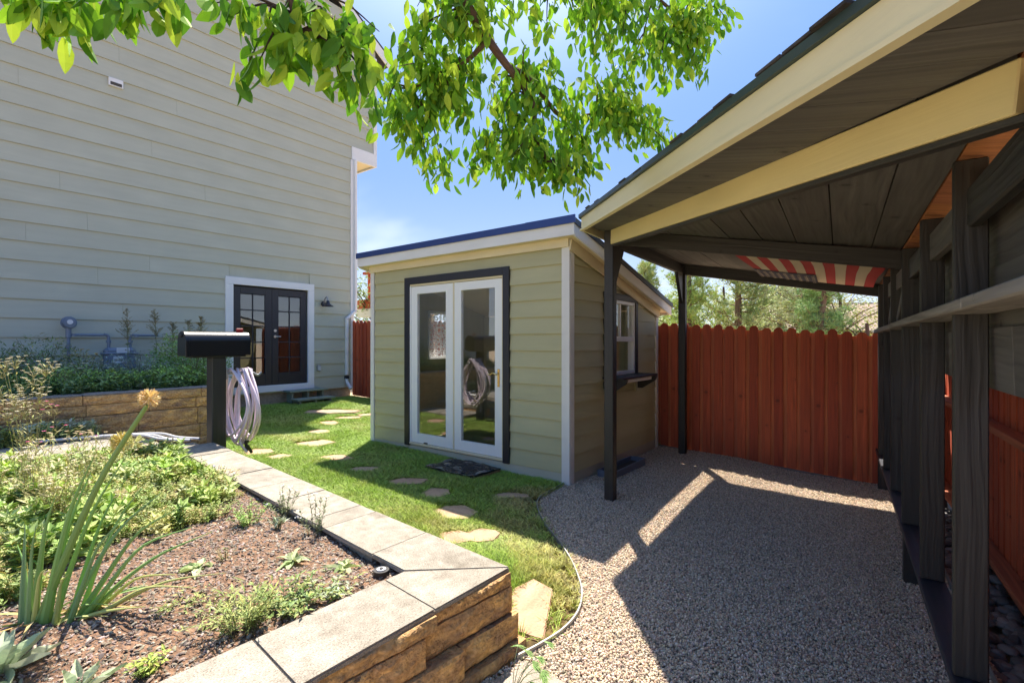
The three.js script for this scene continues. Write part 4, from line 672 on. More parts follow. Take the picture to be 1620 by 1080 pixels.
// ================================================================== MAILBOX, HOSES, STEPS, LIGHT
const MX = -5.63, MZ = -2.24;
{
  const g0 = ground(MX, MZ), t = thing('mailbox', 'black arched mailbox on a square black wooden post', 'mailbox', [MX, g0, MZ]);
  const py = EYE - .165 - g0; bx('post', -.07, .07, -.1, py, -.07, .07, M.blackWood[0], t, .008); bx('mounting_board', -.085, .085, py, py + .02, -.26, .26, M.blackWood[0], t);
  const w = .1, h = .14, s = new THREE.Shape(); s.moveTo(-w, 0); s.lineTo(w, 0); s.lineTo(w, h); s.absarc(0, h, w, 0, Math.PI, false); s.lineTo(-w, 0);
  const body = new THREE.ExtrudeGeometry(s, { depth: .6, bevelEnabled: true, bevelSize: .004, bevelThickness: .004, bevelSegments: 2, curveSegments: 20 }); body.translate(0, 0, -.3);
  part('body', body, M.blackMetal, t).position.y = py + .024;
  const sd = new THREE.Shape(); const k = 1.05; sd.moveTo(-w * k, 0); sd.lineTo(w * k, 0); sd.lineTo(w * k, h); sd.absarc(0, h, w * k, 0, Math.PI, false); sd.lineTo(-w * k, 0);
  const door = part('door', new THREE.ExtrudeGeometry(sd, { depth: .03, bevelEnabled: true, bevelSize: .003, bevelThickness: .003, bevelSegments: 1, curveSegments: 18 }), M.blackMetal, t); door.position.set(0, py + .022, .29); part('pull', box(.05, .03, .02, .006), M.blackMetal, door).position.set(0, .2, .04);
  const fl = part('flag', box(.012, .04, .07, .004), mat(.35, .02, .02, { roughness: .5 }), t); fl.position.set(.03, py + .285, -.22);
}
function coil(loops, cx, cz, topY, hgt, wid, spread, r, material, parent) {
  const pts = []; let hs = rr(.9, 1.02), ws = rr(.75, 1), zo = 0, ph = 0;
  for (let k = 0; k < loops; k++) { const h1 = hgt * rr(.84, 1.0), w1 = wid * rr(.62, 1), z1 = rr(-spread, spread), sh = rr(-.05, .05);
    for (let i = 0; i < 16; i++) { const a = i / 16 * 6.283, f = i / 16, zz = zo + (z1 - zo) * f; const y = topY - h1 * (1 - Math.cos(a)) / 2, bel = Math.sin((1 - Math.cos(a)) / 2 * 2.3 + .25); pts.push(V(cx + Math.sin(a) * w1 / 2 * bel * 1.1 + sh * f, y + (k % 3) * .008, cz + zz + .02 * Math.sin(a * 2 + k))); } zo = z1; }
  pts.push(V(cx + .1, topY - hgt * .9, cz + .02), V(cx + .14, topY - hgt * 1.02, cz - .03));
  return part('tube', new THREE.TubeGeometry(new THREE.CatmullRomCurve3(pts), loops * 46, r, 8), material, parent);
}
{
  const t = thing('garden_hose', 'lavender garden hose coiled in long loops on the mailbox post', 'hose'); seed = 991;
  coil(11, MX + .04, MZ - .2, EYE - .3, .86, .58, .12, .0125, M.hose, t);
  part('nozzle', join([moved(new THREE.CylinderGeometry(.016, .02, .09, 12), MX + .15, EYE - 1.12, MZ - .24, 0, .3), moved(new THREE.CylinderGeometry(.022, .022, .03, 12), MX + .15, EYE - 1.07, MZ - .24), moved(box(.02, .1, .03, .005), MX + .17, EYE - 1.15, MZ - .26, 0, .5)]), M.blackPlastic, t);
  part('coupling', new THREE.CylinderGeometry(.018, .018, .04, 12).translate(MX + .15, EYE - 1.03, MZ - .24), M.nickel, t);
}
{ const t = thing('hose_hook', 'curved metal hose hook fixed to the mailbox post', 'hook'); part('hook', stemGeo([V(MX + .03, EYE - .34, MZ - .071), V(MX + .04, EYE - .335, MZ - .2), V(MX + .05, EYE - .34, MZ - .34), V(MX + .06, EYE - .37, MZ - .4), V(MX + .06, EYE - .34, MZ - .44)], .014, .012, 8, 24), M.steel, t); part('plate', box(.08, .12, .012, .003), M.steel, t).position.set(MX + .03, EYE - .34, MZ - .077); }
{ // stone steps between the planter and the upper wall
  const t = thing('stone_steps', 'concrete capped steps rising beside the far end of the planter', 'steps'); let k = 3;
  for (const [z0, z1, y] of [[-2.5, -2.0, .24], [-2.02, -1.62, .36], [-1.64, -.6, .475]]) { for (const [x0, x1] of [[-6.98, -6.4], [-6.395, -5.8]]) { bx('cap_stone', x0, x1, y - .075, y, z0, z1, M.concrete[k++ % 3], t, .012); const m = part('riser_block', roughBlock(x1 - x0 - .01, .13, .2, k), M.block[k % 3], t); m.position.set((x0 + x1) / 2, y - .142, z0 + .12); m.rotation.y = Math.PI; } }
}
{ const t = thing('spare_hose', 'pale hose lying in arcs on the far stone slab', 'hose'); const a = (dy, k, o) => part('tube', stemGeo([V(-6.75 + o, .5 + dy, -1.0), V(-6.6 + o, .5 + dy, -1.5), V(-6.25 + o, .51 + dy, -1.83 - k), V(-5.9 + o, .5 + dy, -1.9 - k), V(-5.7 + o, .49 + dy, -2.02 - k)], .013, .013, 8, 40), M.hoseGrey, t); a(0, 0, 0); a(.01, .07, .04); a(0, -.06, -.06); }
{ const [x, z] = bedPt(.47, .4), t = thing('ground_light', 'small round black ground light at the planter inner corner', 'light', [x, CAP - .035, z]); part('ring', new THREE.CylinderGeometry(.036, .038, .03, 28), M.blackPlastic, t).position.y = .006; part('lens', new THREE.CylinderGeometry(.022, .022, .006, 24), mat(.4, .42, .45, { roughness: .15 }), t).position.y = .022; part('hub', new THREE.CylinderGeometry(.008, .008, .006, 14), M.blackPlastic, t).position.y = .026; }

// ================================================================== PLANTS IN THE PLANTER
const bedV = (l, s, dy = 0) => { const [x, z] = bedPt(l, s); return V(x, soilY(l, s) + dy, z); };
const plantAt = (name, l, s, label, cat = 'plant', group) => { const p = bedV(l, s); return thing(name, label, cat, [p.x, p.y, p.z], 0, group); };
seed = 5150;
{ // leek
  const t = plantAt('leek_plant', 1.07, 1.48, 'tall leek clump with thick green leaves and straw flower head', 'plant');
  const R = V(CS, 0, -SN), Fw = V(-SN, 0, -CS), at = (r, y, f) => R.clone().multiplyScalar(r).addScaledVector(Fw, f).setY(y);
  const green = [.2, .36, .09], pale = [.42, .46, .14], blue = [.18, .32, .12];
  const leafTube = (r, f, tr, ty, tf, w, col, sag = .06) => { const G = new Foliage(), a = at(r, -.02, f), b = at(r + tr * .22, ty * .3, f + tf * .22), c = at(r + tr * .55, ty * .66 + sag, f + tf * .6), d = at(r + tr, ty, f + tf); G.tube([a, b, c, d], w * 1.1, w * .1, col, 7); return part('leaf', G.geo(), M.stalk, t); };
  const list = [[-.12, 0, -.02, .36, .03, .014, blue], [-.1, .02, .06, .47, .03, .0155, green], [-.09, -.01, .05, .38, -.02, .012, blue], [-.05, .02, .12, .55, .06, .014, green], [-.04, 0, .17, .62, .02, .0165, green], [-.03, .03, .2, .6, .1, .012, green], [.0, .05, .3, .45, .1, .012, blue], [.04, .05, .36, .40, .1, .0125, green], [.06, .04, .4, .33, .05, .012, green], [.06, .06, .46, .3, .06, .0115, green], [.05, .0, .22, .4, .0, .011, blue], [-.02, .1, .14, .5, .1, .011, green], [.02, .09, .17, .47, .12, .01, green], [-.13, .04, -.1, .26, .05, .011, green], [.06, .08, .3, .12, .06, .01, pale], [.07, .05, .42, .1, .02, .0095, pale], [.05, .02, .3, .07, -.03, .009, pale], [.08, .06, .5, .14, .05, .009, pale], [-.08, .0, .1, .23, -.05, .012, pale], [.0, .0, .08, .2, -.03, .012, pale]];
  for (const [r, f, tr, ty, tf, w, c] of list) leafTube(r, f, tr, ty, tf, w, jit(c, .12), rr(.0, .05));
  for (let i = 0; i < 14; i++) { const G = new Foliage(), a = rr(0, 6.28); G.blade(at(rr(-.12, .1), 0, rr(-.02, .06)), V(Math.cos(a) * .7, rr(.25, .9), Math.sin(a) * .7).normalize(), rr(.12, .3), rr(.012, .022), V(Math.cos(a) * .4, -.45, Math.sin(a) * .4), jit(pick([green, pale, [.5, .34, .1]]), .15), 5); part('dry_leaf', G.geo(), M.leafy, t); }
  const G = new Foliage(); G.tube([at(-.06, 0, 0), at(.03, .24, .01), at(.16, .54, .02), at(.335, .82, .02)], .016, .0075, [.18, .3, .07], 10); part('flower_stalk', G.geo(), M.stalk, t);
  const fl = (c, rad, n, cols, nm) => { const Q = new Foliage(); for (let i = 0; i < n; i++) { const d = V(rr(-1, 1), rr(-.75, 1), rr(-1, 1)).normalize(), s = V(rr(-1, 1), rr(-1, 1), rr(-1, 1)).cross(d).normalize(); Q.leaf(c.clone().addScaledVector(d, rad * .15), d, s, rad * rr(.75, 1.05), rad * .2, jit(pick(cols), .15), .02); Q.leaf(c.clone().addScaledVector(d, rad * .7), d, s, rad * .35, rad * .28, jit(pick(cols), .12), .1); } return part(nm, Q.geo(), M.leafy, t); };
  const straw = [[.8, .62, .28], [.85, .72, .42], [.72, .5, .18]];
  fl(at(.342, .845, .02), .037, 130, straw, 'flower_head'); fl(at(.16, .66, .12), .042, 130, [[.7, .58, .2], [.78, .7, .3], [.5, .42, .12]], 'flower_head'); fl(at(.225, .66, .1), .035, 70, [[.7, .72, .35], [.6, .6, .25]], 'flower_head'); fl(at(.2, .47, .06), .024, 50, [[.8, .76, .5], [.7, .66, .35]], 'flower_bud');
}
function sprig(F, base, h, lean, n, len, wid, cols, stemCol, up = .5) { const tip = base.clone().add(V(lean.x, h, lean.z)), mid = base.clone().lerp(tip, .5).add(V(-lean.x * .2, 0, -lean.z * .2)); if (stemCol) F.tube([base, mid, tip], .0016, .0008, stemCol, 3); for (let i = 0; i < n; i++) { const t = rr(.15, 1), p = t < .5 ? base.clone().lerp(mid, t * 2) : mid.clone().lerp(tip, t * 2 - 1); F.rleaf(p, up, len * rr(.7, 1.2), wid * rr(.8, 1.2), jit(pick(cols), .22)); } return tip; }
function clump(name, l, s, label, rad, h, n, leaves, len, wid, cols, o = {}) {
  const t = plantAt(name, l, s, label, o.cat || 'plant', o.group), F = new Foliage(); const tips = [];
  for (let i = 0; i < n; i++) { const a = rnd() * 6.283, q = rad * Math.sqrt(rnd()); tips.push(sprig(F, V(Math.cos(a) * q * (o.base || .4), -.01, Math.sin(a) * q * (o.base || .4)), h * rr(.55, 1.1), V(Math.cos(a) * q * .7, 0, Math.sin(a) * q * .7), leaves, len, wid, cols, o.stem || [.16, .17, .05], o.up ?? .5)); }
  part('foliage', F.geo(), M.leafy, t);
  if (o.flower) { const Q = new Foliage(); for (const p of tips.slice(0, o.fn || tips.length)) for (let i = 0; i < (o.petals || 10); i++) Q.rleaf(p.clone().add(V(rr(-1, 1), rr(-.3, .6), rr(-1, 1)).multiplyScalar(o.fr || .012)), .6, o.fl || .012, o.fw || .008, jit(pick(o.flower), .1)); part('flowers', Q.geo(), M.leafy, t); }
  return t;
}
const gr = [[.16, .28, .05], [.22, .33, .07], [.12, .22, .05]], yg = [[.3, .38, .08], [.38, .4, .1], [.24, .32, .07]], sil = [[.34, .4, .25], [.42, .46, .32], [.26, .34, .2]];
clump('flowering_weed', 1.58, .38, 'white topped weed leaning over the cap stones, farther one', .1, .19, 10, 26, .03, .007, [[.14, .2, .06], [.2, .24, .1]], { flower: [[.8, .8, .76]], fn: 7, up: .8 });
clump('flowering_weed', 1.17, .37, 'white topped weed leaning over the cap stones, nearer one', .11, .23, 9, 26, .028, .007, [[.13, .18, .07], [.2, .22, .1]], { flower: [[.8, .8, .76]], fn: 7, up: .8 });
clump('feathery_seedling', 1.55, .6, 'bright green feathery seedling casting a round shadow on soil', .11, .13, 26, 22, .02, .008, [[.24, .42, .06], [.3, .46, .08]]);
clump('feathery_seedling', 1.85, .68, 'yellow green feathery seedling beside the brighter one', .13, .1, 24, 18, .022, .008, yg);
clump('small_rosette', 1.37, .5, 'upright silvery green rosette near the white topped weeds', .05, .07, 14, 3, .055, .014, sil, { up: 1, base: .2 });
const rosette = (l, s, label, n, len, wid, flat = .15) => { const t = plantAt('wilted_rosette', l, s, label, 'plant', 'wilted leafy rosettes on bare soil'); for (let i = 0; i < n; i++) { const F = new Foliage(), a = i / n * 6.283 + rr(-.3, .3); F.strap(V(0, .005, 0), V(Math.cos(a), flat + rr(0, .55), Math.sin(a)).normalize(), len * rr(.5, 1.15), wid * rr(.8, 1.5), V(rr(-.3, .3), -.42, rr(-.3, .3)), jit(pick([[.34, .42, .16], [.44, .48, .24], [.26, .36, .12]]), .15), 6, .35); part('leaf', F.geo(), M.leafy, t); } };
rosette(.92, .62, 'wilted pale rosette on bare soil, larger of two', 15, .12, .03); rosette(.68, .48, 'wilted pale rosette by the planter corner, smaller one', 9, .12, .028); rosette(1.12, .98, 'flopped pale leaves beside the leek clump', 8, .14, .03);
const lamb = (l, s, label, n, len) => { const t = plantAt('silver_leaf_plant', l, s, label); for (let i = 0; i < n; i++) { const F = new Foliage(), a = i * 2.4, k = .4 + i / n * .9; F.strap(V(Math.cos(a) * .012, 0, Math.sin(a) * .012), V(Math.cos(a) * (1.5 - k), k, Math.sin(a) * (1.5 - k)).normalize(), len * rr(.75, 1.1), len * .34, V(Math.cos(a) * .3, -.25, Math.sin(a) * .3), jit(pick([[.36, .44, .26], [.44, .5, .34]]), .12), 6, .45); part('leaf', F.geo(), M.leafy, t); } };
lamb(.84, 1.63, 'woolly silver leaved plant at the very corner of view', 14, .15); lamb(.57, 1.47, 'woolly silver leaved plant in the near soil', 11, .1);
clump('weed_tuft', .49, 1.3, 'bright yellow green weed tuft near the bottom edge', .06, .08, 14, 10, .025, .01, [[.4, .5, .06], [.34, .44, .08]]);
clump('trailing_weed', .5, 1.0, 'tall grassy weed against the near cap stone', .13, .16, 30, 12, .05, .007, yg, { up: .7 }); clump('trailing_weed', .52, .84, 'leafy weed spilling onto the cap joint', .16, .1, 34, 14, .03, .012, [...yg, ...gr]); clump('trailing_weed', .5, .68, 'low pale weed trailing along the cap stone', .16, .06, 30, 10, .035, .011, [...sil, ...yg], { up: .2 }); clump('trailing_weed', .62, .98, 'sprawling green weed between leek and cap stones', .2, .06, 40, 9, .03, .007, yg, { up: .3 });
clump('low_weed', .85, 1.12, 'thin low weed in the middle of bare soil', .12, .05, 16, 8, .024, .006, yg, { up: .3 }); clump('brown_seedling', 1.13, .86, 'small browning seedling alone on bare soil', .05, .07, 12, 14, .012, .004, [[.34, .2, .1], [.26, .3, .08]]);
clump('yellow_allium', 2.6, .62, 'pale yellow bloom at the far cap edge', .08, .1, 8, 14, .02, .006, yg, { flower: [[.8, .78, .3]], fn: 3, petals: 26, fr: .025 });
clump('red_sedum', 2.0, .78, 'small reddish sedum amid the yellow groundcover', .07, .08, 12, 16, .016, .01, [[.4, .13, .08], [.3, .3, .08]]);
clump('cap_sprig', 2.75, .4, 'thin sprig standing before the far cap stones', .05, .14, 5, 12, .022, .007, gr, { flower: [[.6, .55, .8]], fn: 1 });
{ const [x, z] = S(.0, 1.95), t = thing('divided_leaf_weed', 'weed with divided leaves growing at the block wall foot', 'plant', [x, ground(x, z) + .03, z]), F = new Foliage(); for (let i = 0; i < 9; i++) { const a = rr(-1.2, 1.6), d = V(CS, 0, -SN).multiplyScalar(Math.cos(a)).addScaledVector(V(-SN, 0, -CS), Math.sin(a)), top = d.clone().multiplyScalar(rr(.06, .17)).setY(rr(.06, .17)); F.tube([V(0, 0, 0), top.clone().multiplyScalar(.5).setY(top.y * .75), top], .002, .0012, [.3, .34, .16], 4); for (let k = 0; k < 7; k++) { const b = (k - 3) * .42, dd = d.clone().applyAxisAngle(V(0, 1, 0), b).setY(-.25).normalize(); F.leaf(top, dd, V(-dd.z, 0, dd.x), rr(.035, .05), .013, jit([.2, .34, .08], .15)); } } part('foliage', F.geo(), M.leafy, t); }
// ground cover
function cover(name, label, n, spot, h, leaves, len, wid, cols, kinds = 4) {
  const geos = []; for (let k = 0; k < kinds; k++) { const F = new Foliage(); for (let q = 0; q < 4; q++) sprig(F, V(rr(-.03, .03), -.01, rr(-.03, .03)), h * rr(.5, 1.1), V(rr(-.03, .03), 0, rr(-.03, .03)), leaves, len, wid, [[1, 1, 1]], [.6, .6, .5]); const g = F.geo(); g.deleteAttribute('color'); geos.push(g); }
  const grp = new THREE.Group(); grp.name = numbered(name); grp.userData.kind = 'stuff'; tag(grp, label, 'ground cover'); scene.add(grp);
  geos.forEach((g, k) => { const N = Math.floor(n / kinds), m = new THREE.InstancedMesh(g, new THREE.MeshPhysicalMaterial({ roughness: .7, transmission: .3, thickness: 0, side: THREE.DoubleSide }), N), o = new THREE.Object3D(), c = new THREE.Color(); for (let i = 0; i < N; i++) { const [p, sc] = spot(); o.position.copy(p); o.scale.setScalar(sc * rr(.7, 1.3)); o.rotation.set(rr(-.3, .3), rnd() * 6.28, rr(-.3, .3)); o.updateMatrix(); m.setMatrixAt(i, o.matrix); c.setRGB(...jit(pick(cols), .22)); m.setColorAt(i, c); } m.name = 'ground_cover_layer'; m.userData.kind = 'stuff'; m.castShadow = m.receiveShadow = true; grp.add(m); });
}
cover('planter_ground_cover', 'yellow green low ground cover filling the back of the planter', 3600, () => { for (;;) { const l = rr(1.25, 4.1), s = rr(.42, 2.6); const d = perlin.noise(l * 1.6, s * 1.6, 4) * .5; if (l + d > 1.45 + Math.max(0, 1.05 - s) * 1.15 && !(l < 1.75 && s < 1.25 + d)) { const nn = .75 + 1.2 * perlin.noise(l * 2.6, s * 2.6, 8); if (nn < .48) continue; return [bedV(l, s), nn + Math.max(0, l - 2.2) * .35]; } } }, .09, 13, .02, .009, [[.34, .4, .06], [.42, .42, .1], [.26, .36, .06], [.46, .4, .14], [.2, .28, .06]]);
cover('broad_leaf_cover', 'broader leaved bright green weeds scattered through the ground cover', 420, () => { for (;;) { const l = rr(1.5, 4), s = rr(.45, 2); if (l > 1.6 + Math.max(0, 1.05 - s) * 1.15 && perlin.noise(l * 1.9, s * 1.9, 1) > .05) return [bedV(l, s), 1.3]; } }, .11, 8, .045, .02, [[.36, .5, .08], [.28, .42, .08], [.44, .5, .18]], 3);
// tall dry stems on the left
const stemPlant = (name, l, s, label, n, h, spread, heads, headCol, leafCols) => { const t = plantAt(name, l, s, label), F = new Foliage(), Q = new Foliage(); for (let i = 0; i < n; i++) { const a = rnd() * 6.283, tip = sprig(F, V(rr(-.04, .04), -.01, rr(-.04, .04)), h * rr(.65, 1.05), V(Math.cos(a) * spread * rr(.2, 1), 0, Math.sin(a) * spread * rr(.2, 1)), 16, .04, .009, leafCols, [.38, .34, .14], .8); for (let k = 0; k < heads; k++) { const c = tip.clone().add(V(rr(-.05, .05), rr(-.05, .02), rr(-.05, .05))); F.tube([tip.clone().add(V(0, -.07, 0)), tip.clone().lerp(c, .5).add(V(0, -.03, 0)), c], .0015, .001, [.4, .36, .15], 3); for (let j = 0; j < 7; j++) { const b = j / 7 * 6.283, d = V(Math.cos(b), .15, Math.sin(b)); Q.leaf(c, d, V(-Math.sin(b), 0, Math.cos(b)), .013, .008, jit(pick(headCol), .12), .1); } } } part('stems', F.geo(), M.leafy, t); part('flower_heads', Q.geo(), M.leafy, t); return t; };
stemPlant('dry_daisy', 2.95, 1.46, 'tall straw coloured stems with small white flat flowers', 20, .92, .2, 8, [[.8, .78, .66], [.7, .62, .42]], [[.42, .4, .14], [.34, .36, .1]]);
stemPlant('pink_flower', 2.8, 1.4, 'pink flower on a tall straw stem among dry blooms', 5, .68, .1, 2, [[.75, .06, .3], [.7, .1, .35]], [[.4, .38, .14]]);
stemPlant('seed_head_stems', 2.5, 1.22, 'tan seed heads on thin branching stems in the planter', 16, .55, .22, 3, [[.55, .42, .22], [.62, .5, .3]], [[.38, .4, .14], [.3, .36, .12]]);
stemPlant('lone_pink_bloom', 2.8, 1.16, 'single magenta bloom leaning right above the seed heads', 2, .5, .12, 1, [[.75, .08, .35]], [[.4, .38, .14]]);
stemPlant('dry_perennial', 2.15, 1.38, 'dense half dried perennial filling the left edge of view', 44, .5, .32, 2, [[.6, .52, .3], [.7, .66, .5]], [[.44, .42, .14], [.34, .38, .1], [.5, .42, .2]]);
stemPlant('yellow_leaved_plant', 1.72, 1.5, 'broad leaved plant with one yellowing leaf at left edge', 12, .2, .14, 0, [[.7, .5, .1]], [[.3, .4, .08], [.6, .46, .06], [.24, .34, .07]]);

// ================================================================== UPPER FLOWER BED
function shrub(name, x, z, label, rx, h, n, len, wid, cols, o = {}) {
  const t = thing(name, label, o.cat || 'shrub', [x, .86, z]), F = new Foliage();
  for (let i = 0; i < n; i++) { const a = rnd() * 6.283, q = Math.sqrt(rnd()) * rx, y = h * Math.pow(rnd(), .7) * (1 - .55 * (q / rx) ** 2) * (1 + .3 * perlin.noise(x + Math.cos(a) * q * 4, z + Math.sin(a) * q * 4, 2)); const p = V(Math.cos(a) * q, y, Math.sin(a) * q); F.rleaf(p, o.up ?? .7, len * rr(.7, 1.3), wid * rr(.8, 1.2), jit(pick(cols), .25), .8); }
  for (let i = 0; i < 14; i++) { const a = rnd() * 6.283; F.tube([V(0, 0, 0), V(Math.cos(a) * rx * .3, h * .5, Math.sin(a) * rx * .3), V(Math.cos(a) * rx * .6, h * rr(.6, .95), Math.sin(a) * rx * .6)], .005, .002, [.2, .17, .09], 4); }
  part('foliage', F.geo(), M.leafy, t);
  if (o.flower) { const Q = new Foliage(); for (let i = 0; i < o.fn; i++) { const a = rnd() * 6.283, q = Math.sqrt(rnd()) * rx * .8, c = V(Math.cos(a) * q, h * (1.02 - .5 * (q / rx) ** 2), Math.sin(a) * q); for (let j = 0; j < 8; j++) { const b = j / 8 * 6.283; Q.leaf(c, V(Math.cos(b), .5, Math.sin(b)).normalize(), V(-Math.sin(b), 0, Math.cos(b)), o.fs, o.fs * .6, jit(pick(o.flower), .1)); } } part('flowers', Q.geo(), M.leafy, t); }
  return t;
}
seed = 8123;
const dg = [[.13, .23, .055], [.19, .3, .07], [.1, .18, .05]], mg = [[.27, .45, .07], [.2, .35, .07], [.34, .5, .1]], bg = [[.3, .38, .28], [.38, .44, .38], [.24, .33, .22]], og = [[.36, .36, .11], [.28, .3, .1]];
shrub('catmint', -8.5, -2.35, 'blue grey catmint mound below the gas meter', .55, .5, 1500, .05, .012, bg, { flower: [[.35, .36, .55]], fn: 30, fs: .012 });
shrub('catmint', -8.6, -1.9, 'blue grey catmint mound left of the gas meter', .4, .42, 900, .05, .012, [...bg, ...dg]);
shrub('leafy_shrub', -7.75, -2.5, 'dark green leafy shrub along the right end of wall', .48, .3, 1300, .05, .028, mg); shrub('leafy_shrub', -7.7, -1.85, 'green leafy shrub spilling to the middle of wall', .45, .3, 1200, .05, .026, [...mg, ...dg]); shrub('leafy_shrub', -7.65, -1.25, 'bright green feathery shrub behind the left cap stones', .42, .36, 1300, .045, .012, mg); shrub('leafy_shrub', -7.7, -.7, 'dark low shrub at the left end of upper bed', .45, .4, 1100, .05, .022, dg);
shrub('leafy_shrub', -8.2, -2.95, 'tall bright green bush behind the mailbox', .5, .72, 1600, .06, .022, [[.18, .34, .06], [.14, .26, .05]]); shrub('leafy_shrub', -9.1, -3.1, 'tall green bush against siding left of the doors', .5, .8, 1400, .07, .022, mg); shrub('dark_perennial', -9.2, -1.5, 'dark olive perennial against the siding left of meter', .5, .72, 1400, .07, .014, [...dg, ...og]); shrub('dark_perennial', -8.9, -.9, 'dark grey green perennial at the left frame edge', .5, .68, 1300, .06, .018, dg); shrub('dark_perennial', -8.35, -1.2, 'brownish dark perennial in the middle of upper bed', .45, .5, 1100, .06, .014, [[.12, .13, .06], [.16, .12, .07], ...dg]); shrub('dark_perennial', -9.3, -.2, 'dark perennial beyond the left frame edge', .6, .7, 900, .06, .018, dg);
shrub('yellow_daisies', -8.8, -1.82, 'small yellow daisies blooming beside the catmint', .28, .52, 500, .05, .014, og, { flower: [[.85, .5, .03]], fn: 16, fs: .028, cat: 'flowers' }); shrub('white_daisies', -7.9, -1.55, 'white daisies scattered above the green shrub', .35, .38, 500, .05, .016, mg, { flower: [[.85, .85, .8]], fn: 11, fs: .028, cat: 'flowers' });
const goldenrod = (x, z, h, lean, label) => { const t = thing('goldenrod_stem', label, 'weed', [x, .86, z]), F = new Foliage(), tip = V(lean, h, lean * .6); F.tube([V(0, 0, 0), V(lean * .2, h * .5, lean * .1), tip], .006, .003, [.22, .24, .1], 4); for (let i = 0; i < 60; i++) { const p = V(0, 0, 0).lerp(tip, rr(.15, .8)); F.rleaf(p, .3, rr(.06, .1), .014, jit([.16, .26, .09], .2)); } for (let i = 0; i < 34; i++) { const k = rr(.58, 1), p = V(lean * k * k, h * k, lean * .6 * k * k), a = rnd() * 6.28, d = V(Math.cos(a), 1.1, Math.sin(a)).normalize(), e = p.clone().addScaledVector(d, .04 + (1.02 - k) * .42); F.tube([p, p.clone().lerp(e, .5).add(V(0, .02, 0)), e], .0025, .0015, [.3, .27, .14], 3); for (let j = 0; j < 13; j++) F.rleaf(p.clone().lerp(e, rnd()), .6, .03, .012, jit(pick([[.32, .3, .15], [.4, .32, .16], [.28, .24, .12]]), .2)); } part('stem', F.geo(), M.leafy, t); };
goldenrod(-9.5, -2.5, 1.12, .05, 'faded goldenrod stem rising behind the gas meter'); goldenrod(-9.4, -2.85, 1.12, .1, 'faded goldenrod stem just right of the gas pipe'); goldenrod(-9.5, -3.1, .95, -.04, 'short brown goldenrod stem third from the meter'); goldenrod(-9.4, -3.3, 1.0, .02, 'brown goldenrod stem fourth from the meter'); goldenrod(-9.2, -3.45, 1.02, .16, 'leaning brown goldenrod stem above the mailbox'); goldenrod(-9.3, -3.5, .92, .25, 'low arching goldenrod stem closest to the doors');
cover('upper_bed_cover', 'dark green low plants carpeting the upper flower bed', 1500, () => { for (;;) { const x = rr(-9.85, -7.24), z = rr(-3.7, .8); if (z > -2.72 - (-7.2 - x) * .37) return [V(x, .85, z), 2.2]; } }, .09, 10, .03, .014, [[.1, .19, .045], [.14, .24, .06], [.08, .15, .05]]);
cover('wall_foot_weeds', 'small weeds and silver leaves at the foot of upper wall', 260, () => [V(rr(-6.92, -6.75), .48, rr(-1.5, 0)), 1.6], .1, 12, .03, .012, [[.3, .38, .12], [.4, .44, .3]], 2);

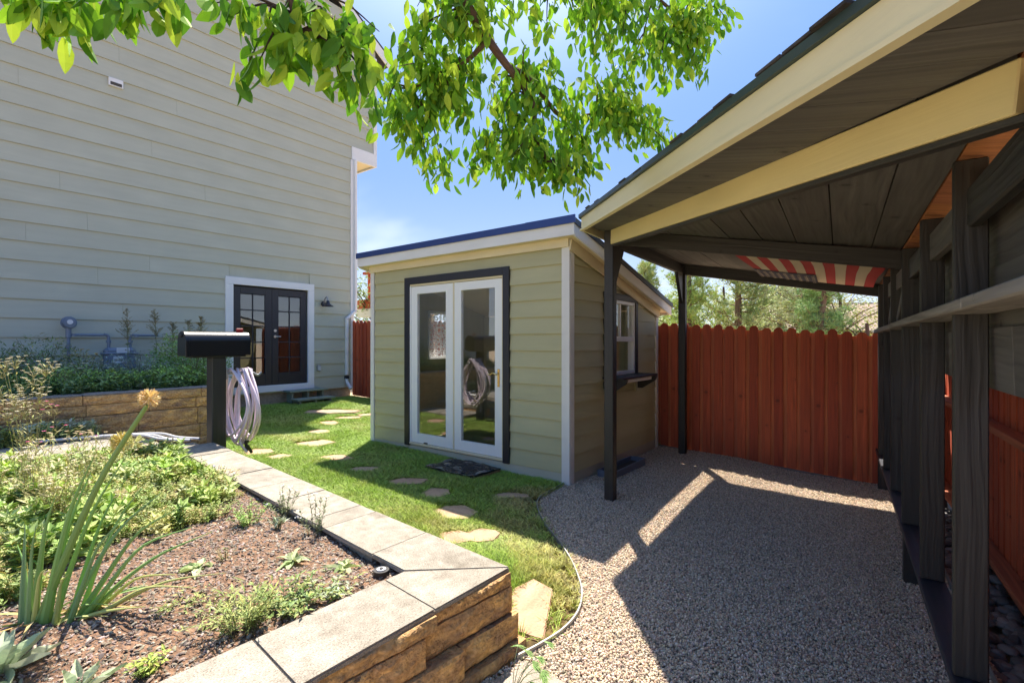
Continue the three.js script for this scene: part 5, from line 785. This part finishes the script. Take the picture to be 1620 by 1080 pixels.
// ================================================================== TREES
seed = 4401;
{ // fruit tree whose limb hangs into the view
  const t = thing('plum_tree', 'leafy fruit tree branch hanging overhead with backlit green leaves', 'tree');
  const n0 = (px, py, f) => SV((px - 810) / 785 * f, EYE + (540 - py) / 785 * f, f);      // survey sighting: bearing, rise, distance
  const bark = (pts, a, b, nm, s = 8) => part(nm, metric(stemGeo(pts, a, b, s, pts.length * 6)), M.bark, t);
  const base = SV(-1.9, ground(...S(-1.9, -1.1)) - .1, -1.1), fork = SV(-1.75, 3.1, -.9);
  bark([base, SV(-1.86, 1.2, -1.05), SV(-1.8, 2.2, -.98), fork], .12, .085, 'trunk', 12);
  const limbA = [fork, SV(-1.3, 3.7, -.2), SV(-.8, 3.75, .8), SV(-.42, 3.4, 1.5), n0(735, 0, 1.98), n0(772, 62, 2.1), n0(803, 105, 2.2)];
  bark(limbA, .06, .017, 'limb', 10);
  const limbB = [n0(803, 105, 2.2), n0(826, 135, 2.26), n0(846, 172, 2.3), n0(845, 205, 2.33), n0(866, 255, 2.4)]; bark(limbB, .016, .005, 'limb');
  const limbC = [n0(803, 105, 2.2), n0(835, 122, 2.3), n0(858, 150, 2.4), n0(885, 182, 2.5), n0(912, 184, 2.6), n0(960, 175, 2.7)]; bark(limbC, .015, .005, 'limb');
  const limbD = [SV(-.8, 3.75, .8), SV(-.9, 3.2, 1.2), SV(-.75, 2.85, 1.4), n0(455, -20, 1.42), n0(470, 50, 1.46)]; bark(limbD, .04, .008, 'limb');
  const limbE = [SV(-1.3, 3.7, -.2), SV(-1.6, 3.3, .5), SV(-1.5, 2.8, 1.0), n0(80, -60, 1.25), n0(150, -35, 1.25)]; bark(limbE, .04, .008, 'limb');
  const limbF = [SV(-.42, 3.4, 1.5), SV(.1, 3.1, 2.0), n0(900, -70, 2.3), n0(1010, -25, 2.5), n0(1090, 40, 2.65)]; bark(limbF, .03, .006, 'limb');
  const limbG = [n0(772, 62, 2.1), n0(740, 95, 2.15), n0(700, 120, 2.2), n0(650, 140, 2.2)]; bark(limbG, .012, .004, 'limb');
  const nodes = [limbA.slice(3), limbB, limbC, limbD.slice(2), limbE.slice(2), limbF.slice(2), limbG].flatMap(l => new THREE.CatmullRomCurve3(l).getPoints(14));
  const targets = [[640, 225, 2.25], [612, 165, 2.1], [628, 105, 2.1], [655, 50, 2.15], [690, 175, 2.25], [702, 275, 2.35], [760, 235, 2.35], [738, 265, 2.4], [795, 262, 2.35], [845, 275, 2.45], [915, 300, 2.55], [880, 250, 2.5], [945, 238, 2.6], [995, 215, 2.65], [1048, 222, 2.75], [1000, 150, 2.6], [1050, 115, 2.6], [1095, 100, 2.65], [1148, 28, 2.75], [1125, 60, 2.7], [1080, 25, 2.6], [985, 55, 2.45], [930, 115, 2.4], [865, 55, 2.3], [905, 18, 2.3], [1020, 5, 2.5], [960, 5, 2.4], [820, 30, 2.2], [780, 150, 2.3], [730, 180, 2.3], [690, 85, 2.2], [660, 10, 2.1], [900, 160, 2.5], [950, 130, 2.5], [1010, 90, 2.5], [840, 225, 2.4], [790, 205, 2.35], [720, 30, 2.05], [1060, 60, 2.6], [870, 115, 2.35], [920, 60, 2.35], [890, 215, 2.5], [970, 190, 2.6], [1030, 180, 2.7], [660, 190, 2.25], [745, 120, 2.2], [900, 275, 2.5], [815, 180, 2.3], [640, 70, 2.1], [705, 140, 2.25], [760, 20, 2.1], [1110, 10, 2.7], [990, 120, 2.55],
    [385, 118, 1.45], [410, 95, 1.4], [445, 95, 1.42], [470, 70, 1.45], [495, 95, 1.5], [540, 120, 1.5], [568, 150, 1.55], [585, 105, 1.55], [425, 40, 1.4], [365, 25, 1.35], [520, 40, 1.48], [560, 55, 1.52], [600, 50, 1.6], [340, 5, 1.3], [255, 8, 1.25], [185, 8, 1.25], [100, 48, 1.25], [70, 25, 1.25], [30, 5, 1.25], [120, 15, 1.25], [220, 2, 1.25], [590, 165, 1.65], [500, 10, 1.45], [150, 0, 1.25], [450, 10, 1.42], [555, 95, 1.52], [290, -4, 1.28]];
  for (const [px, py, f] of targets.filter(q => q[2] > 1.7)) targets.push([px + rr(-34, 34), py + rr(-30, 26), f + rr(-.12, .15)]);
  const leaves = [], twigs = [];
  targets.forEach(([px, py, f], ti) => {
    const tip = n0(px, py, f); let best = null, bd = 9; for (const n of nodes) { const d = n.distanceTo(tip) + Math.max(0, tip.y - n.y) * 1.5; if (d < bd) { bd = d; best = n; } }
    const mid = best.clone().lerp(tip, .55).add(V(rr(-.04, .04), .05, rr(-.04, .04))), cv = new THREE.CatmullRomCurve3([best, mid, tip]); twigs.push(stemGeo([best, mid, tip], .0055, .0014, 5, 10));
    const len = cv.getLength(), near = px < 610 && f < 1.7, n = near ? 14 : Math.round(25 + len * 62);
    for (let i = 0; i < n; i++) { const u = near ? rr(.55, 1) : rr(Math.max(.1, 1 - .6 / Math.max(len, .3)), 1), p = cv.getPointAt(u).add(V(rr(-1, 1), rr(-1, .6), rr(-1, 1)).multiplyScalar(near ? .04 : .075)); const a = rnd() * 6.283, out = rr(.1, .75), d = V(Math.cos(a) * out, -1 + rr(0, .5), Math.sin(a) * out).normalize(); leaves.push([p, d, rnd() * 6.283, near ? rr(.055, .095) : rr(.046, .08), rnd()]); }
  });
  for (const g of twigs) part('twig', g, M.bark, t);
  // leaf shape: pointed oval folded on the midrib, 16 triangles
  const mk = (curl) => { const P = [], st = [0, .18, .42, .68, .88, 1], wd = [.03, .15, .215, .175, .08, 0], row = k => { const x = st[k], w = wd[k], y = -curl * x * x; return [V(-w, y + w * .35, x), V(0, y, x), V(w, y + w * .35, x)]; }; for (let k = 0; k < 5; k++) { const a = row(k), b = row(k + 1); for (const q of [0, 1]) { for (const v of [a[q], b[q], b[q + 1], a[q], b[q + 1], a[q + 1]]) P.push(v.x, v.y, v.z); } } let g = new THREE.BufferGeometry(); g.setAttribute('position', new THREE.Float32BufferAttribute(P, 3)); g.computeVertexNormals(); return g; };
  const shapes = [mk(.08), mk(.22), mk(-.05)], cols = [[.17, .37, .02], [.1, .26, .018], [.25, .47, .025], [.4, .57, .045]];
  const lm = cols.map(c => { const m = new THREE.MeshPhysicalMaterial({ roughness: .8, specularIntensity: .35, transmission: .42, thickness: 0, side: THREE.DoubleSide }); m.color.setRGB(...c); return m; });
  const place = (o, [p, d, tw, s]) => { const x = V(0, 1, 0).cross(d); if (x.lengthSq() < 1e-4) x.set(1, 0, 0); x.normalize().applyAxisAngle(d, tw); const y = d.clone().cross(x); o.position.copy(p); o.quaternion.setFromRotationMatrix(new THREE.Matrix4().makeBasis(x, y, d)); o.scale.setScalar(s); };
  leaves.sort((a, b) => Math.hypot(a[0].x, a[0].y - EYE, a[0].z) - Math.hypot(b[0].x, b[0].y - EYE, b[0].z));
  leaves.slice(0, 290).forEach((l, i) => place(part('leaf', shapes[i % 3], lm[Math.floor(l[4] * 4)], t), l));
  const rest = leaves.slice(290); shapes.forEach((g, k) => { const sub = rest.filter((_, i) => i % 3 === k), mm = new THREE.InstancedMesh(g, new THREE.MeshPhysicalMaterial({ roughness: .8, specularIntensity: .35, transmission: .42, thickness: 0, side: THREE.DoubleSide }), sub.length), o = new THREE.Object3D(), c = new THREE.Color(); sub.forEach((l, i) => { place(o, l); o.updateMatrix(); mm.setMatrixAt(i, o.matrix); mm.setColorAt(i, c.setRGB(...jit(cols[Math.floor(l[4] * 4)], .15))); }); mm.name = 'foliage'; mm.userData.kind = 'stuff'; mm.castShadow = mm.receiveShadow = true; t.add(mm); });
}
function pine(r, f, h, label, spread, cols, lean = 0) {
  const b = SV(r, 0, f), t = thing('pine_tree', label, 'tree', [b.x, 0, b.z], 0, 'pine trees beyond the fence');
  part('trunk', metric(stemGeo([V(0, -.2, 0), V(lean * .3, h * .35, 0), V(lean * .7, h * .7, 0), V(lean, h, 0)], .13, .03, 8)), M.pineBark, t);
  const F = new Foliage(), B = [];
  for (let y = h * .3; y < h; y += .17) { const k = 1 - (y / h) * .75; for (let j = 0; j < 4; j++) { const a = rnd() * 6.283, l = spread * k * rr(.55, 1.05), s = V(lean * y / h, y, 0), e = s.clone().add(V(Math.cos(a) * l, l * rr(.1, .55), Math.sin(a) * l)), m = s.clone().lerp(e, .55).add(V(0, -l * .1, 0)), cv = new THREE.CatmullRomCurve3([s, m, e]); B.push(stemGeo([s, m, e], .022 * k, .006, 4, 6));
    for (let q = 0; q < 16; q++) { const u = rr(.25, 1), p = cv.getPointAt(u).add(V(rr(-.12, .12), rr(-.04, .14), rr(-.12, .12)).multiplyScalar(1.2)), ax = V(rr(-.6, .6), 1, rr(-.6, .6)).normalize(), col = pick(cols); for (let w = 0; w < 15; w++) { const d = V(rr(-1, 1), rr(-.5, 1.2), rr(-1, 1)).normalize().addScaledVector(ax, .5).normalize(), sd = V(rr(-1, 1), rr(-1, 1), rr(-1, 1)).cross(d).normalize().multiplyScalar(.0075), c = jit(col, .25); F.tri(p.clone().add(sd), p.clone().sub(sd), p.clone().addScaledVector(d, rr(.1, .19)), c); } } } }
  part('branches', mergeGeometries(B), M.pineBark, t); part('crown', F.geo(), foliageMat(.25), t);
}
const pn = [[.33, .42, .12], [.42, .5, .17], [.26, .36, .1], [.48, .54, .24]];
pine(5.75, 12.6, 5.2, 'pine with bare reddish trunk in the middle beyond fence', 1.5, pn); pine(4.35, 12.2, 4.6, 'bright green pine nearest the rear shelter post', 1.1, [[.4, .54, .12], [.33, .46, .1]]); pine(6.6, 11.0, 3.6, 'dark dense young pine right of the bare trunk', 1.1, [[.2, .34, .1], [.27, .4, .13]], .4); pine(7.6, 13.5, 5, 'greyish pine with long leaning branches', 1.7, [[.44, .5, .26], [.5, .54, .32]], .6); pine(3.6, 13.5, 3.4, 'thin pine between the shed eave and shelter post', 1.0, pn); pine(9.2, 17, 6, 'tall pale pine farthest behind the red fence', 2.0, [[.42, .48, .22], [.34, .44, .18]]);
function leafTree(r, f, h, label, rad, n, cols, size = .06, low = .35) {
  const b = SV(r, 0, f), t = thing('leafy_tree', label, 'tree', [b.x, 0, b.z]); const F = new Foliage(), B = [stemGeo([V(0, -.2, 0), V(.05, h * .4, .04), V(0, h * .75, 0)], .1, .03, 8)], ends = [];
  for (let i = 0; i < 26; i++) { const a = rnd() * 6.283, y = h * rr(low, .7), l = rad * rr(.5, 1), s = V(0, y * .8, 0), e = V(Math.cos(a) * l, y + l * rr(.1, .6), Math.sin(a) * l); B.push(stemGeo([s, s.clone().lerp(e, .5).add(V(0, .1, 0)), e], .025, .006, 4, 6)); ends.push([s, e]); }
  for (let i = 0; i < n; i++) { const [s, e] = pick(ends), p = s.clone().lerp(e, rr(.4, 1.1)).add(V(rr(-1, 1), rr(-1, 1), rr(-1, 1)).multiplyScalar(rad * .2)); F.rleaf(p, -.2, size * rr(.7, 1.3), size * .55, jit(pick(cols), .25), 1); }
  part('trunk', mergeGeometries(B), M.bark, t); part('crown', F.geo(), foliageMat(.35), t);
}
leafTree(8.6, 13, 3.6, 'loose yellow green tree above the right end of fence', 1.4, 3200, [[.34, .38, .08], [.42, .4, .08], [.26, .32, .08]], .08); leafTree(7.3, 10.2, 2.5, 'bright green sapling beside the last wall stud', .6, 900, [[.26, .4, .06], [.2, .32, .05]], .07, .2); leafTree(9.5, 16, 5.0, 'airy grey green tree against the sky by shelter wall', 2.2, 4200, [[.24, .28, .16], [.3, .33, .2]], .09);
leafTree(6.4, 15, 4.2, 'full pale green tree filling the gap behind the pines', 2.0, 5200, [[.42, .5, .2], [.36, .46, .14], [.5, .54, .26]], .085, .2); leafTree(4.9, 16.5, 4.0, 'soft green tree behind the pine by the shelter post', 1.8, 4600, [[.36, .46, .16], [.44, .52, .2]], .085, .2); leafTree(8.3, 16.5, 4.0, 'pale olive tree behind the leaning pine', 1.8, 4200, [[.44, .48, .2], [.38, .42, .16]], .085, .2);
leafTree(-4.35, 15.5, 4.6, 'green tree seen between the house and the shed', 1.7, 4200, [[.22, .34, .08], [.3, .4, .12], [.16, .26, .06]], .1, .12);
{ // neighbouring roof behind the trees
  const p = SV(17, 0, 24.5), t = thing('neighbour_house', 'tan roofed neighbouring house glimpsed above the fence', 'house', [p.x, 0, p.z], .5); bx('wall', -4, 4, 0, 1.9, -2.5, 2.5, mat(.5, .42, .34), t); part('roof', slab([[-4.3, -2.9], [4.3, -2.9], [4.3, 2.9], [-4.3, 2.9]], () => 1.9, () => 1.95), M.shingle[2], t);
  for (const s of [-1, 1]) { const r = part('roof', box(8.6, .12, 3.3, .01), mat(.42, .3, .22, { map: roughTint }), t); r.position.set(0, 2.65, s * 1.4); r.rotation.x = s * .45; } }
{ // raised deck seen past the house corner
  const t = thing('raised_deck', 'red railed raised deck on a cream post beyond corner', 'deck', [-10.75, 0, -9.6]); bx('post', .1, .5, .1, 2.25, -.15, .15, M.cream, t); bx('rim_board', -2.5, .55, 2.25, 2.5, -.2, .3, M.houseWhite, t); bx('skirt', -2.5, .56, 2.5, 2.78, -.18, .28, M.redFence[0], t); bx('top_rail', -2.5, .58, 3.6, 3.68, -.05, .07, M.redFence[1], t); for (let x = -2.3; x < .56; x += .115) bx('baluster', x, x + .055, 2.78, 3.6, -.03, .03, M.redFence[2], t); }

shadowed(scene);
renderer.render(scene, camera);
